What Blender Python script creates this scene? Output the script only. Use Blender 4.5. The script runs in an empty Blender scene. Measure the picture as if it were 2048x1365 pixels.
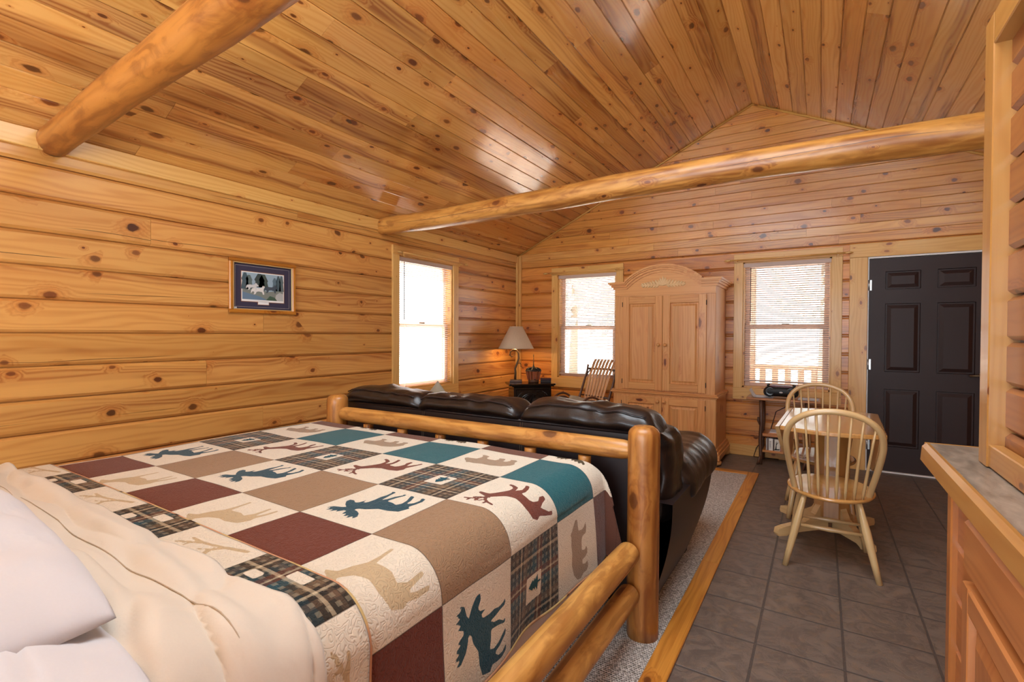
import bpy, bmesh, math, random
import numpy as np
from mathutils import Vector, Matrix, noise as mnoise
random.seed(7)
PI = math.pi
sc = bpy.context.scene
COL = sc.collection
YB = 5.84            # back wall
RX, RZ, WZ = 2.91, 3.76, 2.37   # ridge x / z, wall top z
SL = (RZ - WZ) / RX

# ------------------------------------------------------------------ object helpers
def link(name, me, parent=None):
    o = bpy.data.objects.new(name, me)
    COL.objects.link(o)
    if parent is not None:
        o.parent = parent
    return o
def thing(name, label, cat, loc=(0, 0, 0), rz=0.0, group=None):
    o = link(name, None)
    o.empty_display_size = .05
    o.location = loc
    o.rotation_euler = (0, 0, rz)
    return tag(o, label, cat, group)
def tag(o, label, cat, group=None):
    o['label'] = label
    o['category'] = cat
    if group:
        o['group'] = group
    return o
def struct(o, label=None):
    o['kind'] = 'structure'
    if label:
        o['label'] = label
    return o
def srgb(r, g, b):
    f = lambda c: (c / 255.0) / 12.92 if c / 255.0 <= .04045 else ((c / 255.0 + .055) / 1.055) ** 2.4
    return (f(r), f(g), f(b), 1.0)

# ------------------------------------------------------------------ mesh builder
class MB:
    def __init__(s):
        s.v = []; s.f = []; s.uv = []; s.c = []; s.mi = []; s.sm = []
    def add(s, vs, fs, uvs, tint=(1, 1, 1), mi=0, smooth=False, M=None):
        b = len(s.v)
        if M is not None:
            vs = [M @ Vector(p) for p in vs]
        s.v += [tuple(p) for p in vs]
        s.f += [tuple(i + b for i in f) for f in fs]
        s.uv += uvs
        n = len(fs)
        s.c += [tint] * n; s.mi += [mi] * n; s.sm += [smooth] * n
    def prism(s, poly, o, U, V, W, L, tint=(1, 1, 1), mi=0, uo=None, smooth=False, M=None, endv=1.0):
        """polygon poly (2d, in U,V) pushed along W by L; wood grain runs along W"""
        U, V, W, o = Vector(U), Vector(V), Vector(W), Vector(o)
        n = len(poly)
        ou, ov = uo if uo else (random.uniform(0, 60), random.randint(0, 60))
        vs = [o + U * p[0] + V * p[1] for p in poly] + [o + U * p[0] + V * p[1] + W * L for p in poly]
        per = [0]
        for i in range(n):
            a, b2 = poly[i], poly[(i + 1) % n]
            per.append(per[-1] + math.hypot(a[0] - b2[0], a[1] - b2[1]))
        fs, uvs = [], []
        for i in range(n):
            j = (i + 1) % n
            fs.append((i, j, n + j, n + i))
            uvs.append([(ou, ov + per[i]), (ou, ov + per[i + 1]), (ou + L, ov + per[i + 1]), (ou + L, ov + per[i])])
        fs.append(tuple(range(n - 1, -1, -1))); uvs.append([(ou + poly[i][0] * .2, ov + poly[i][1]) for i in range(n - 1, -1, -1)])
        fs.append(tuple(range(n, 2 * n))); uvs.append([(ou + poly[i][0] * .2, ov + poly[i][1]) for i in range(n)])
        s.add(vs, fs, uvs, tint, mi, smooth, M)
    def box(s, a, b, ax=0, ch=.004, tint=(1, 1, 1), mi=0, M=None):
        """chamfered board between two corners, grain along axis ax"""
        a = [min(p, q) for p, q in zip(a, b)], [max(p, q) for p, q in zip(a, b)]
        lo, hi = a
        E = [Vector((1, 0, 0)), Vector((0, 1, 0)), Vector((0, 0, 1))]
        u, v = [(1, 2), (2, 0), (0, 1)][ax]
        du, dv = hi[u] - lo[u], hi[v] - lo[v]
        c = min(ch, du * .35, dv * .35)
        poly = [(c, 0), (du - c, 0), (du, c), (du, dv - c), (du - c, dv), (c, dv), (0, dv - c), (0, c)] if c > 0 else [(0, 0), (du, 0), (du, dv), (0, dv)]
        s.prism(poly, lo, E[u], E[v], E[ax], hi[ax] - lo[ax], tint, mi, M=M)
    def tube(s, pts, rad, n=12, tint=(1, 1, 1), mi=0, cap=True, smooth=True, M=None, jit=0.0, wob=0.0, closed=False, flat=(1.0, 1.0)):
        pts = [Vector(p) for p in pts]
        m = len(pts)
        if not hasattr(rad, '__len__'):
            rad = [rad] * m
        ou, ov = random.uniform(0, 60), random.randint(0, 60)
        vs, rings = [], []
        T0 = None
        sd = random.uniform(0, 100)
        acc = 0; lens = []
        nrm = None
        for i, p in enumerate(pts):
            if closed:
                t = pts[(i + 1) % m] - pts[i - 1]
            else:
                t = pts[min(i + 1, m - 1)] - pts[max(i - 1, 0)]
            t.normalize()
            if nrm is None:
                nrm = Vector((0, 0, 1)) if abs(t.z) < .9 else Vector((1, 0, 0))
            nrm = (nrm - t * nrm.dot(t)).normalized()
            bn = t.cross(nrm)
            if i: acc += (p - pts[i - 1]).length
            lens.append(acc)
            for k in range(n):
                a = 2 * PI * k / n
                r = rad[i]
                if jit:
                    r *= 1 + jit * mnoise.noise(Vector((acc * 2.2 + sd, math.cos(a) * .8, math.sin(a) * .8)))
                vs.append(p + nrm * (r * math.cos(a) * flat[0]) + bn * (r * math.sin(a) * flat[1]))
        rm = max(rad)
        fs, uvs = [], []
        for i in range(m if closed else m - 1):
            i2 = (i + 1) % m
            for k in range(n):
                k2 = (k + 1) % n
                fs.append((i * n + k, i * n + k2, i2 * n + k2, i2 * n + k))
                va, vb = ov + 2 * PI * rm * k / n, ov + 2 * PI * rm * (k + 1) / n
                la, lb = ou + lens[i], ou + (lens[i2] if i2 else acc + (pts[0] - pts[-1]).length)
                uvs.append([(la, va), (la, vb), (lb, vb), (lb, va)])
        if cap and not closed:
            fs.append(tuple(range(n - 1, -1, -1))); uvs.append([(ou + .1 * math.cos(k), ov + rm * math.sin(k)) for k in range(n)])
            b = (m - 1) * n
            fs.append(tuple(range(b, b + n))); uvs.append([(ou + .1 * math.cos(k), ov + rm * math.sin(k)) for k in range(n)])
        s.add(vs, fs, uvs, tint, mi, smooth, M)
    def lathe(s, prof, c=(0, 0, 0), n=24, cap=True, tint=(1, 1, 1), mi=0, smooth=True, M=None, sx=1.0, sy=1.0):
        ou, ov = random.uniform(0, 60), random.uniform(0, 60)
        vs = []
        for r, z in prof:
            for k in range(n):
                a = 2 * PI * k / n
                vs.append((c[0] + r * math.cos(a) * sx, c[1] + r * math.sin(a) * sy, c[2] + z))
        fs, uvs = [], []
        for i in range(len(prof) - 1):
            for k in range(n):
                k2 = (k + 1) % n
                fs.append((i * n + k, i * n + k2, (i + 1) * n + k2, (i + 1) * n + k))
                uvs.append([(ou + prof[i][1], ov + .3 * k / n), (ou + prof[i][1], ov + .3 * (k + 1) / n), (ou + prof[i + 1][1], ov + .3 * (k + 1) / n), (ou + prof[i + 1][1], ov + .3 * k / n)])
        if cap and prof[0][0] > 1e-5:
            fs.append(tuple(range(n - 1, -1, -1))); uvs.append([(ou + vs[k][0], ov + vs[k][1]) for k in range(n - 1, -1, -1)])
        if cap and prof[-1][0] > 1e-5:
            b = (len(prof) - 1) * n
            fs.append(tuple(range(b, b + n))); uvs.append([(ou + vs[b + k][0], ov + vs[b + k][1]) for k in range(n)])
        s.add(vs, fs, uvs, tint, mi, smooth, M)
    def grid(s, fn, nu, nv, tint=(1, 1, 1), mi=0, smooth=True, M=None, wu=False, flip=False, sc=(1, 1)):
        vs = [fn(i / nu, j / nv) for j in range(nv + 1) for i in range(nu + 1)]
        fs, uvs = [], []
        for j in range(nv):
            for i in range(nu):
                a = j * (nu + 1) + i
                q = (a, a + 1, a + nu + 2, a + nu + 1)
                t = [(i / nu * sc[0], j / nv * sc[1]), ((i + 1) / nu * sc[0], j / nv * sc[1]), ((i + 1) / nu * sc[0], (j + 1) / nv * sc[1]), (i / nu * sc[0], (j + 1) / nv * sc[1])]
                if flip:
                    q, t = q[::-1], t[::-1]
                fs.append(q); uvs.append(t)
        s.add(vs, fs, uvs, tint, mi, smooth, M)
    def rbox(s, c, h, r, n=8, fn=None, tint=(1, 1, 1), mi=0, M=None):
        """rounded box: centre, half sizes, radius; fn displaces points"""
        h = Vector(h); c = Vector(c)
        inn = Vector((max(h.x - r, 0), max(h.y - r, 0), max(h.z - r, 0)))
        nn = n if hasattr(n, '__len__') else (n, n, n)
        for ax in range(3):
            u, v = [(1, 2), (2, 0), (0, 1)][ax]
            for sg in (-1, 1):
                def P(a, b):
                    q = [0, 0, 0]
                    q[ax] = sg; q[u] = (a * 2 - 1); q[v] = (b * 2 - 1)
                    # denser near edges
                    w = Vector((q[0] * h.x, q[1] * h.y, q[2] * h.z))
                    i2 = Vector((max(-inn.x, min(inn.x, w.x)), max(-inn.y, min(inn.y, w.y)), max(-inn.z, min(inn.z, w.z))))
                    d = w - i2
                    if d.length > 1e-9:
                        d = d.normalized() * r
                    p = c + i2 + d
                    return fn(p) if fn else p
                s.grid(P, nn[u], nn[v], tint, mi, True, M, flip=(sg < 0), sc=(h[u] * 2, h[v] * 2))
    def build(s, name, mats, parent=None, merge=0.0):
        me = bpy.data.meshes.new(name)
        me.from_pydata(s.v, [], s.f)
        uvl = me.uv_layers.new(name='UVMap')
        flat = [c for f in s.uv for p in f for c in p]
        uvl.data.foreach_set('uv', flat)
        ca = me.color_attributes.new('tint', 'FLOAT_COLOR', 'CORNER')
        cols = []
        for f, t in zip(s.f, s.c):
            cols += [t[0], t[1], t[2], 1.0] * len(f)
        ca.data.foreach_set('color', cols)
        me.polygons.foreach_set('material_index', s.mi)
        me.polygons.foreach_set('use_smooth', s.sm)
        for m in (mats if isinstance(mats, (list, tuple)) else [mats]):
            me.materials.append(m)
        if merge:
            bm = bmesh.new(); bm.from_mesh(me)
            bmesh.ops.remove_doubles(bm, verts=bm.verts, dist=merge)
            bmesh.ops.recalc_face_normals(bm, faces=bm.faces)
            bm.to_mesh(me); bm.free()
        me.update()
        return link(name, me, parent)
def jt(a=.08, b=None):
    """slight board to board tint"""
    k = 1 + random.uniform(-a, a)
    return (k * (1 + random.uniform(-.02, .02)), k, k * (1 + random.uniform(-.06, .06)))

# ------------------------------------------------------------------ material helpers
class NT:
    def __init__(s, name):
        s.m = bpy.data.materials.new(name); s.m.use_nodes = True
        s.t = s.m.node_tree; s.t.nodes.clear()
        s.out = s.n('ShaderNodeOutputMaterial')
        s.p = s.n('ShaderNodeBsdfPrincipled')
        s.t.links.new(s.p.outputs[0], s.out.inputs[0])
    def n(s, ty, **k):
        x = s.t.nodes.new(ty)
        for a, b in k.items(): setattr(x, a, b)
        return x
    def l(s, a, b): s.t.links.new(a, b)
    def put(s, sock, v):
        if hasattr(v, 'is_linked'): s.l(v, sock)
        else: sock.default_value = v
    def m2(s, op, a, b=None, c=None, clamp=False):
        x = s.n('ShaderNodeMath', operation=op, use_clamp=clamp)
        s.put(x.inputs[0], a)
        if b is not None: s.put(x.inputs[1], b)
        if c is not None: s.put(x.inputs[2], c)
        return x.outputs[0]
    def mix(s, f, a, b, bt='MIX'):
        x = s.n('ShaderNodeMix', data_type='RGBA', blend_type=bt)
        s.put(x.inputs[0], f); s.put(x.inputs[6], a); s.put(x.inputs[7], b)
        return x.outputs[2]
    def ss(s, v, a, b):
        x = s.n('ShaderNodeMapRange', interpolation_type='SMOOTHSTEP')
        s.put(x.inputs[0], v); s.put(x.inputs[1], a); s.put(x.inputs[2], b)
        return x.outputs[0]
    def ramp(s, f, stops, interp='LINEAR'):
        x = s.n('ShaderNodeValToRGB'); x.color_ramp.interpolation = interp
        e = x.color_ramp.elements
        while len(e) < len(stops): e.new(.5)
        for q, (p, c) in zip(e, stops): q.position = p; q.color = c
        s.l(f, x.inputs[0])
        return x.outputs[0]
    def comb(s, x_, y_, z_=0.0):
        x = s.n('ShaderNodeCombineXYZ'); s.put(x.inputs[0], x_); s.put(x.inputs[1], y_); s.put(x.inputs[2], z_)
        return x.outputs[0]
    def noise(s, vec, scale=1.0, detail=3.0, rough=.5, dim='3D', dist=0.0):
        x = s.n('ShaderNodeTexNoise', noise_dimensions=dim)
        s.put(x.inputs['Vector'], vec); x.inputs['Scale'].default_value = scale
        x.inputs['Detail'].default_value = detail; x.inputs['Roughness'].default_value = rough
        x.inputs['Distortion'].default_value = dist
        return x.outputs['Fac']
    def uv(s):
        u = s.n('ShaderNodeUVMap', uv_map='UVMap'); x = s.n('ShaderNodeSeparateXYZ'); s.l(u.outputs[0], x.inputs[0])
        return x.outputs[0], x.outputs[1]
    def obj(s):
        return s.n('ShaderNodeTexCoord').outputs['Object']
    def bump(s, h, strength=.3, dist=.002):
        x = s.n('ShaderNodeBump'); x.inputs['Strength'].default_value = strength; x.inputs['Distance'].default_value = dist
        s.l(h, x.inputs['Height']); s.l(x.outputs[0], s.p.inputs['Normal'])
    def fin(s, col=None, rough=.5, metal=0.0, spec=.5, coat=0.0, coatr=.1):
        if col is not None: s.put(s.p.inputs['Base Color'], col)
        s.put(s.p.inputs['Roughness'], rough); s.p.inputs['Metallic'].default_value = metal
        s.p.inputs['Specular IOR Level'].default_value = spec
        s.p.inputs['Coat Weight'].default_value = coat; s.p.inputs['Coat IOR'].default_value = 1.62; s.p.inputs['Coat Roughness'].default_value = coatr
        return s.m

def pine(name, light, dark, ks=(3.6, 6.5), pres=.5, kr=.17, grain=26.0, rough=.34, coat=.25, heart=0.0, heartc=(150, 78, 30), crack=0.0, knotc=(70, 33, 14), streak=.35, coatr=.14, spec=.5, cpos=.45, blotch=0.0, bumpk=.12):
    """varnished pine: cathedral grain, heartwood streaks, dark knots that bend the grain, drying cracks"""
    t = NT(name)
    u, v = t.uv()
    wv = t.noise(t.comb(t.m2('MULTIPLY', u, .9), t.m2('MULTIPLY', v, 7.0)), 1.0, 2.0)
    vor = t.n('ShaderNodeTexVoronoi', voronoi_dimensions='2D', feature='F1')
    t.l(t.comb(t.m2('ADD', t.m2('MULTIPLY', u, ks[0]), t.m2('MULTIPLY', wv, .25)), t.m2('MULTIPLY', v, ks[1])), vor.inputs['Vector'])
    vor.inputs['Scale'].default_value = 1.0
    d = vor.outputs['Distance']
    sp = t.n('ShaderNodeSeparateColor'); t.l(vor.outputs['Color'], sp.inputs[0])
    has = t.m2('MULTIPLY', t.m2('SUBTRACT', sp.outputs[0], 1 - pres), 1.0 / pres, clamp=True)
    R = t.m2('MULTIPLY', t.m2('POWER', has, 1.3), kr)
    q = t.m2('MULTIPLY', t.m2('DIVIDE', d, t.m2('ADD', R, .0001)), t.m2('ADD', .62, t.m2('MULTIPLY', t.noise(t.comb(t.m2('MULTIPLY', u, 30.0), t.m2('MULTIPLY', v, 42.0)), 1.0, 2.0), .76)))
    knot = t.m2('MULTIPLY', t.ss(q, 1.0, .7), t.ss(has, 0.0, .12))
    halo = t.m2('MULTIPLY', t.ss(q, 3.6, .4), t.ss(has, 0.0, .12))
    ringk = t.m2('SINE', t.m2('MULTIPLY', q, 8.0))
    w = t.m2('ADD', t.m2('ADD', t.m2('MULTIPLY', v, grain), t.m2('MULTIPLY', wv, 7.0)), t.m2('MULTIPLY', halo, 2.2))
    ring = t.m2('POWER', t.m2('ADD', t.m2('MULTIPLY', t.m2('SINE', t.m2('MULTIPLY', w, 6.283)), .5), .5), 1.6)
    fine = t.noise(t.comb(t.m2('MULTIPLY', u, 3.0), t.m2('MULTIPLY', v, 210.0)), 1.0, 2.0)
    big = t.noise(t.comb(t.m2('MULTIPLY', u, .55), t.m2('MULTIPLY', v, 5.0), 3.3), 1.0, 2.0)
    fac = t.m2('ADD', t.m2('MULTIPLY', ring, .42), t.m2('MULTIPLY', t.m2('SUBTRACT', fine, .3), streak), clamp=True)
    fac = t.m2('ADD', fac, t.m2('MULTIPLY', t.m2('SUBTRACT', big, .5), 1.1), clamp=True)
    c = t.mix(fac, srgb(*light), srgb(*dark))
    if heart:
        hw = t.noise(t.comb(t.m2('MULTIPLY', u, .22), t.m2('MULTIPLY', v, 8.5), 9.1), 1.0, 2.5)
        c = t.mix(t.m2('MULTIPLY', t.ss(hw, .5, .62), t.m2('ADD', t.m2('MULTIPLY', ring, .35), heart)), c, srgb(*heartc))
    if blotch:
        bl = t.noise(t.comb(t.m2('MULTIPLY', u, 4.0), t.m2('MULTIPLY', v, 16.0), 2.2), 1.0, 4.0, .6, dist=.8)
        c = t.mix(t.m2('MULTIPLY', t.ss(bl, .46, .62), blotch), c, srgb(*heartc))
        c = t.mix(t.m2('MULTIPLY', t.ss(bl, .44, .32), blotch * .5), c, srgb(min(255, light[0] + 14), light[1] + 18, light[2] + 18))
    c = t.mix(t.m2('MULTIPLY', halo, .42), c, srgb(min(255, dark[0]), int(dark[1] * .86), int(dark[2] * .72)))
    c = t.mix(t.m2('MULTIPLY', t.m2('MULTIPLY', halo, t.m2('GREATER_THAN', ringk, .35)), .16), c, srgb(*knotc))
    kc = t.mix(sp.outputs[1], srgb(*knotc), srgb(min(255, knotc[0] + 42), knotc[1] + 20, knotc[2] + 10))
    c = t.mix(t.m2('MULTIPLY', knot, t.m2('ADD', .72, t.m2('MULTIPLY', sp.outputs[2], .26))), c, kc)
    if crack:
        fl = t.m2('FLOOR', v)
        cn = t.noise(t.comb(t.m2('MULTIPLY', u, .8), t.m2('MULTIPLY', fl, 3.7)), 1.0, 2.0)
        cm = t.noise(t.comb(t.m2('MULTIPLY', u, .7), t.m2('MULTIPLY', fl, 5.3), 4.0), 1.0, 1.0)
        dv = t.m2('ABSOLUTE', t.m2('SUBTRACT', t.m2('FRACT', v), t.m2('ADD', cpos - .06, t.m2('MULTIPLY', cn, .12))))
        ck = t.m2('MULTIPLY', t.ss(dv, .0026, .0008), t.ss(cm, .54, .60))
        c = t.mix(t.m2('MULTIPLY', ck, crack), c, srgb(60, 30, 12))
    a = t.n('ShaderNodeVertexColor', layer_name='tint')
    c = t.mix(1.0, c, a.outputs[0], 'MULTIPLY')
    t.bump(t.m2('ADD', t.m2('MULTIPLY', ring, .5), t.m2('MULTIPLY', fine, .5)), bumpk, .001)
    rr = t.m2('ADD', rough, t.m2('MULTIPLY', t.m2('SUBTRACT', big, .5), .12))
    return t.fin(c, rr, spec=spec, coat=coat, coatr=coatr)
def plain(name, c, rough=.5, metal=0.0, spec=.5, coat=0.0, var=.12, vs=14.0, bump=0.0, bs=60.0, bd=.002, sheen=0.0):
    t = NT(name)
    o = t.obj()
    nz = t.noise(o, vs, 4.0)
    k = srgb(*c)
    lo = tuple(x * (1 - var) for x in k[:3]) + (1,)
    hi = tuple(min(1, x * (1 + var)) for x in k[:3]) + (1,)
    col = t.mix(nz, lo, hi)
    if bump: t.bump(t.noise(o, bs, 4.0), bump, bd)
    t.fin(col, rough, metal, spec, coat)
    if sheen: t.p.inputs['Sheen Weight'].default_value = sheen
    return t.m
def tinted(name, rough=.6, spec=.4, bump=0.0, bs=300.0):
    """colour comes from the per-face colours of the mesh (printed things)"""
    t = NT(name); a = t.n('ShaderNodeVertexColor', layer_name='tint')
    nz = t.noise(t.obj(), 60.0, 3.0)
    c = t.mix(t.m2('MULTIPLY', nz, .25), a.outputs[0], (.5, .5, .5, 1), 'SOFT_LIGHT')
    if bump: t.bump(t.noise(t.obj(), bs, 2.0), bump, .001)
    return t.fin(c, rough, spec=spec)

M_wall = pine('pine_wall', (220, 164, 92), (192, 124, 56), ks=(4.6, 6.2), crack=.85, heart=.22, heartc=(152, 78, 32), pres=.5, kr=.17, rough=.36, coat=.32, coatr=.16)
M_ceil = pine('pine_ceiling', (224, 172, 100), (200, 136, 66), ks=(4.2, 8.6), pres=.5, kr=.20, heart=.42, heartc=(132, 66, 26), rough=.26, coat=1.0, coatr=.12, grain=34)
M_trim = pine('pine_trim', (226, 180, 108), (206, 150, 74), ks=(4.5, 9.0), pres=.42, kr=.14, rough=.4, coat=.2, knotc=(110, 60, 28))
M_log = pine('pine_log', (212, 158, 84), (170, 112, 48), ks=(3.2, 5.5), pres=.45, kr=.17, heart=.35, heartc=(128, 72, 26), rough=.42, coat=.22, grain=16, crack=.95, coatr=.22, cpos=.16, blotch=.5, bumpk=.3)
M_arm = pine('pine_armoire', (214, 158, 98), (190, 124, 66), ks=(3.0, 8.0), pres=.28, kr=.16, rough=.42, coat=.15, knotc=(96, 42, 20), grain=30)
M_maple = pine('maple', (208, 172, 120), (188, 146, 92), pres=.02, kr=.02, rough=.34, coat=.4, grain=18, streak=.5, bumpk=.06)
M_mapleg = pine('maple_golden', (206, 152, 86), (180, 122, 60), pres=.02, kr=.02, rough=.24, coat=.7, grain=14, streak=.45, bumpk=.03, coatr=.1)
M_cab = pine('cabinet_wood', (182, 120, 68), (156, 94, 48), pres=.12, kr=.12, rough=.36, coat=.25, grain=20)
M_strip = pine('oak_strip', (206, 140, 56), (160, 92, 26), pres=.1, kr=.1, rough=.36, coat=.25, grain=24, streak=.9, heart=.5, heartc=(112, 62, 16))
M_twig = pine('twig_bark', (96, 62, 42), (58, 34, 24), pres=.5, kr=.2, rough=.5, coat=.1, knotc=(150, 100, 56))
M_slatw = pine('bent_oak', (196, 150, 108), (160, 108, 66), pres=.05, kr=.05, rough=.3, coat=.3, grain=30)
M_twigtop = pine('table_board', (184, 122, 66), (156, 92, 42), pres=.2, kr=.12, rough=.35, coat=.25)
M_blind = plain('blind_slats', (220, 204, 196), .5, var=.05)
M_rail = plain('blind_rail', (196, 172, 158), .5, var=.05)
M_wand = plain('blind_wand', (70, 58, 56), .3)
M_cord = plain('blind_cord', (226, 214, 200), .7)
M_vinyl = plain('window_sash', (206, 172, 150), .4, var=.04)
M_white = plain('white_paint', (236, 234, 230), .45, var=.03)
M_door = plain('door_paint', (48, 29, 25), .45, spec=.3, var=.08, bump=.05, bs=200)
M_steel = plain('steel', (190, 188, 184), .3, metal=.9)
M_bronze = plain('bronze', (104, 84, 62), .42, metal=.6, var=.3)
M_black = plain('black_enamel', (16, 15, 15), .22, coat=.5)
M_blackm = plain('black_matte', (22, 21, 21), .55)
M_stoveglass = plain('stove_glass', (20, 17, 16), .08, coat=.3)
M_linen = plain('lamp_linen', (206, 186, 158), .85, var=.2, vs=180, bump=.2, bs=500)
M_leather = None
def leather():
    t = NT('leather'); o = t.obj()
    n1 = t.noise(o, 3.0, 3.0); n2 = t.noise(o, 160.0, 3.0); n3 = t.noise(o, 14.0, 4.0, dist=.6)
    c = t.mix(n1, srgb(22, 15, 14), srgb(36, 25, 21))
    t.bump(t.m2('ADD', t.m2('MULTIPLY', n2, .12), t.m2('MULTIPLY', n3, .9)), .3, .012)
    return t.fin(c, t.m2('ADD', .26, t.m2('MULTIPLY', n1, .16)), spec=.5, coat=.15, coatr=.2)
M_leather = leather()
def leather_side():
    t = NT('leather_panel'); o = t.obj()
    n1 = t.noise(o, 2.0, 3.0); n2 = t.noise(o, 200.0, 3.0)
    t.bump(t.m2('ADD', t.m2('MULTIPLY', n2, .3), n1), .12, .006)
    return t.fin(t.mix(n1, srgb(32, 22, 22), srgb(48, 35, 34)), .42, spec=.45)
M_leathers = leather_side()
M_stitch = plain('stitching', (112, 96, 78), .8)
def fabric(name, c, wr=.3, scale=2.4, fine=260.0, ws=.02):
    t = NT(name); o = t.obj()
    n1 = t.noise(o, scale, 3.0, dist=.8); n2 = t.noise(o, fine, 2.0)
    k = srgb(*c)
    t.bump(t.m2('ADD', t.m2('MULTIPLY', n1, 1.0), t.m2('MULTIPLY', n2, .02)), wr, ws)
    t.fin(t.mix(n2, tuple(x * .96 for x in k[:3]) + (1,), k), .82, spec=.25)
    t.p.inputs['Sheen Weight'].default_value = .15
    return t.m
M_sheet = fabric('cream_sheet', (220, 211, 195), .5, 5.0)
M_pillow = fabric('white_pillow', (216, 216, 219), .25, 4.0)
M_skirt = fabric('white_skirt', (226, 220, 216), .3, 5.0)
M_throw = fabric('throw_beige', (150, 140, 120), .2, 20.0)

def tile():
    t = NT('slate_tile'); o = t.obj()
    x = t.n('ShaderNodeSeparateXYZ'); t.l(o, x.inputs[0])
    gx = t.m2('DIVIDE', t.m2('SUBTRACT', x.outputs[0], 3.337), .3135); gy = t.m2('DIVIDE', t.m2('SUBTRACT', x.outputs[1], 2.290), .3145)
    ex = t.m2('ABSOLUTE', t.m2('SUBTRACT', t.m2('FRACT', gx), .5)); ey = t.m2('ABSOLUTE', t.m2('SUBTRACT', t.m2('FRACT', gy), .5))
    e = t.m2('MAXIMUM', ex, ey)
    g = t.ss(e, .480, .488)
    wn = t.n('ShaderNodeTexWhiteNoise', noise_dimensions='2D'); t.l(t.comb(t.m2('FLOOR', gx), t.m2('FLOOR', gy)), wn.inputs['Vector'])
    off = t.n('ShaderNodeVectorMath', operation='ADD'); t.l(o, off.inputs[0]); 
    sc2 = t.n('ShaderNodeVectorMath', operation='SCALE'); t.l(wn.outputs['Color'], sc2.inputs[0]); sc2.inputs['Scale'].default_value = 9.0
    t.l(sc2.outputs[0], off.inputs[1])
    n1 = t.noise(off.outputs[0], 9.0, 6.0, .66, dist=1.6); n2 = t.noise(off.outputs[0], 26.0, 4.0); 
    c = t.mix(t.ss(n1, .36, .66), srgb(96, 82, 73), srgb(122, 105, 92))
    c = t.mix(t.m2('MULTIPLY', t.ss(n2, .5, .7), .5), c, srgb(130, 104, 80))
    c = t.mix(t.m2('MULTIPLY', wn.outputs['Value'], .22), c, srgb(98, 90, 86))
    c = t.mix(g, c, srgb(80, 71, 66))
    cl = t.ss(t.m2('ABSOLUTE', t.m2('SUBTRACT', n1, .5)), 0.0, .06)
    t.bump(t.m2('SUBTRACT', t.m2('ADD', t.m2('MULTIPLY', n1, .8), t.m2('MULTIPLY', cl, .35)), t.m2('MULTIPLY', g, 1.2)), .4, .006)
    return t.fin(c, t.m2('ADD', .32, t.m2('MULTIPLY', n2, .2)), spec=.5)
M_tile = tile()
def carpet():
    t = NT('woven_carpet'); o = t.obj()
    x = t.n('ShaderNodeSeparateXYZ'); t.l(o, x.inputs[0])
    row = t.m2('FLOOR', t.m2('MULTIPLY', x.outputs[1], 95.0))
    sh = t.m2('MULTIPLY', t.m2('MODULO', row, 2.0), .5)
    a = t.m2('SINE', t.m2('MULTIPLY', t.m2('ADD', t.m2('MULTIPLY', x.outputs[0], 72.0), sh), 6.283))
    b = t.m2('SINE', t.m2('MULTIPLY', t.m2('MULTIPLY', x.outputs[1], 95.0), 6.283))
    vor = t.n('ShaderNodeTexVoronoi', feature='F1', voronoi_dimensions='2D'); 
    t.l(t.comb(t.m2('ADD', t.m2('MULTIPLY', x.outputs[0], 100.0), sh), t.m2('MULTIPLY', x.outputs[1], 95.0)), vor.inputs['Vector'])
    vor.inputs['Scale'].default_value = 1.0; vor.inputs['Randomness'].default_value = .35
    h = t.ss(vor.outputs['Distance'], .75, .05)
    sp = t.n('ShaderNodeSeparateColor'); t.l(vor.outputs['Color'], sp.inputs[0])
    c = t.mix(sp.outputs[0], srgb(186, 178, 168), srgb(232, 226, 218))
    c = t.mix(t.ss(h, .65, .1), c, srgb(112, 104, 98))
    t.bump(h, .8, .004)
    return t.fin(c, .95, spec=.1)
M_carpet = carpet()
def laminate():
    t = NT('laminate'); o = t.obj()
    mp = t.n('ShaderNodeMapping'); t.l(o, mp.inputs[0]); mp.inputs['Scale'].default_value = (3.0, 1.0, 1.0); mp.inputs['Rotation'].default_value = (0, 0, 1.2)
    n1 = t.noise(mp.outputs[0], 9.0, 6.0, .65, dist=.6); n2 = t.noise(o, 60.0, 3.0)
    c = t.ramp(n1, [(.3, srgb(112, 98, 84)), (.5, srgb(140, 124, 108)), (.7, srgb(164, 148, 130))])
    c = t.mix(t.m2('MULTIPLY', n2, .2), c, srgb(90, 84, 78))
    return t.fin(c, .3, spec=.5)
M_lam = laminate()

# ------------------------------------------------------------------ room shell
def log_profile(p, d, c, c2):
    """board section: height p, depth d, front face at v=d; chamfered edges above a narrow shadow gap"""
    g = c * .28; k = d - c2 - c * 1.3
    return [(0, 0), (p, 0), (p, k), (p - g, k), (p - g, d - c2), (p - g - c, d), (g + c, d), (g, d - c2), (g, k), (0, k)]
def runs(a, b, holes):
    """[a,b] minus holes"""
    segs = [(a, b)]
    for h0, h1 in holes:
        ns = []
        for s0, s1 in segs:
            if h1 <= s0 or h0 >= s1: ns.append((s0, s1))
            else:
                if h0 > s0: ns.append((s0, h0))
                if h1 < s1: ns.append((h1, s1))
        segs = ns
    return segs
def chop(a, b, lo, hi):
    out = []; s = a
    while b - s > hi * 1.3:
        e = s + random.uniform(lo, hi); out.append((s, e)); s = e
    out.append((s, b)); return out
WT = .14
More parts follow.
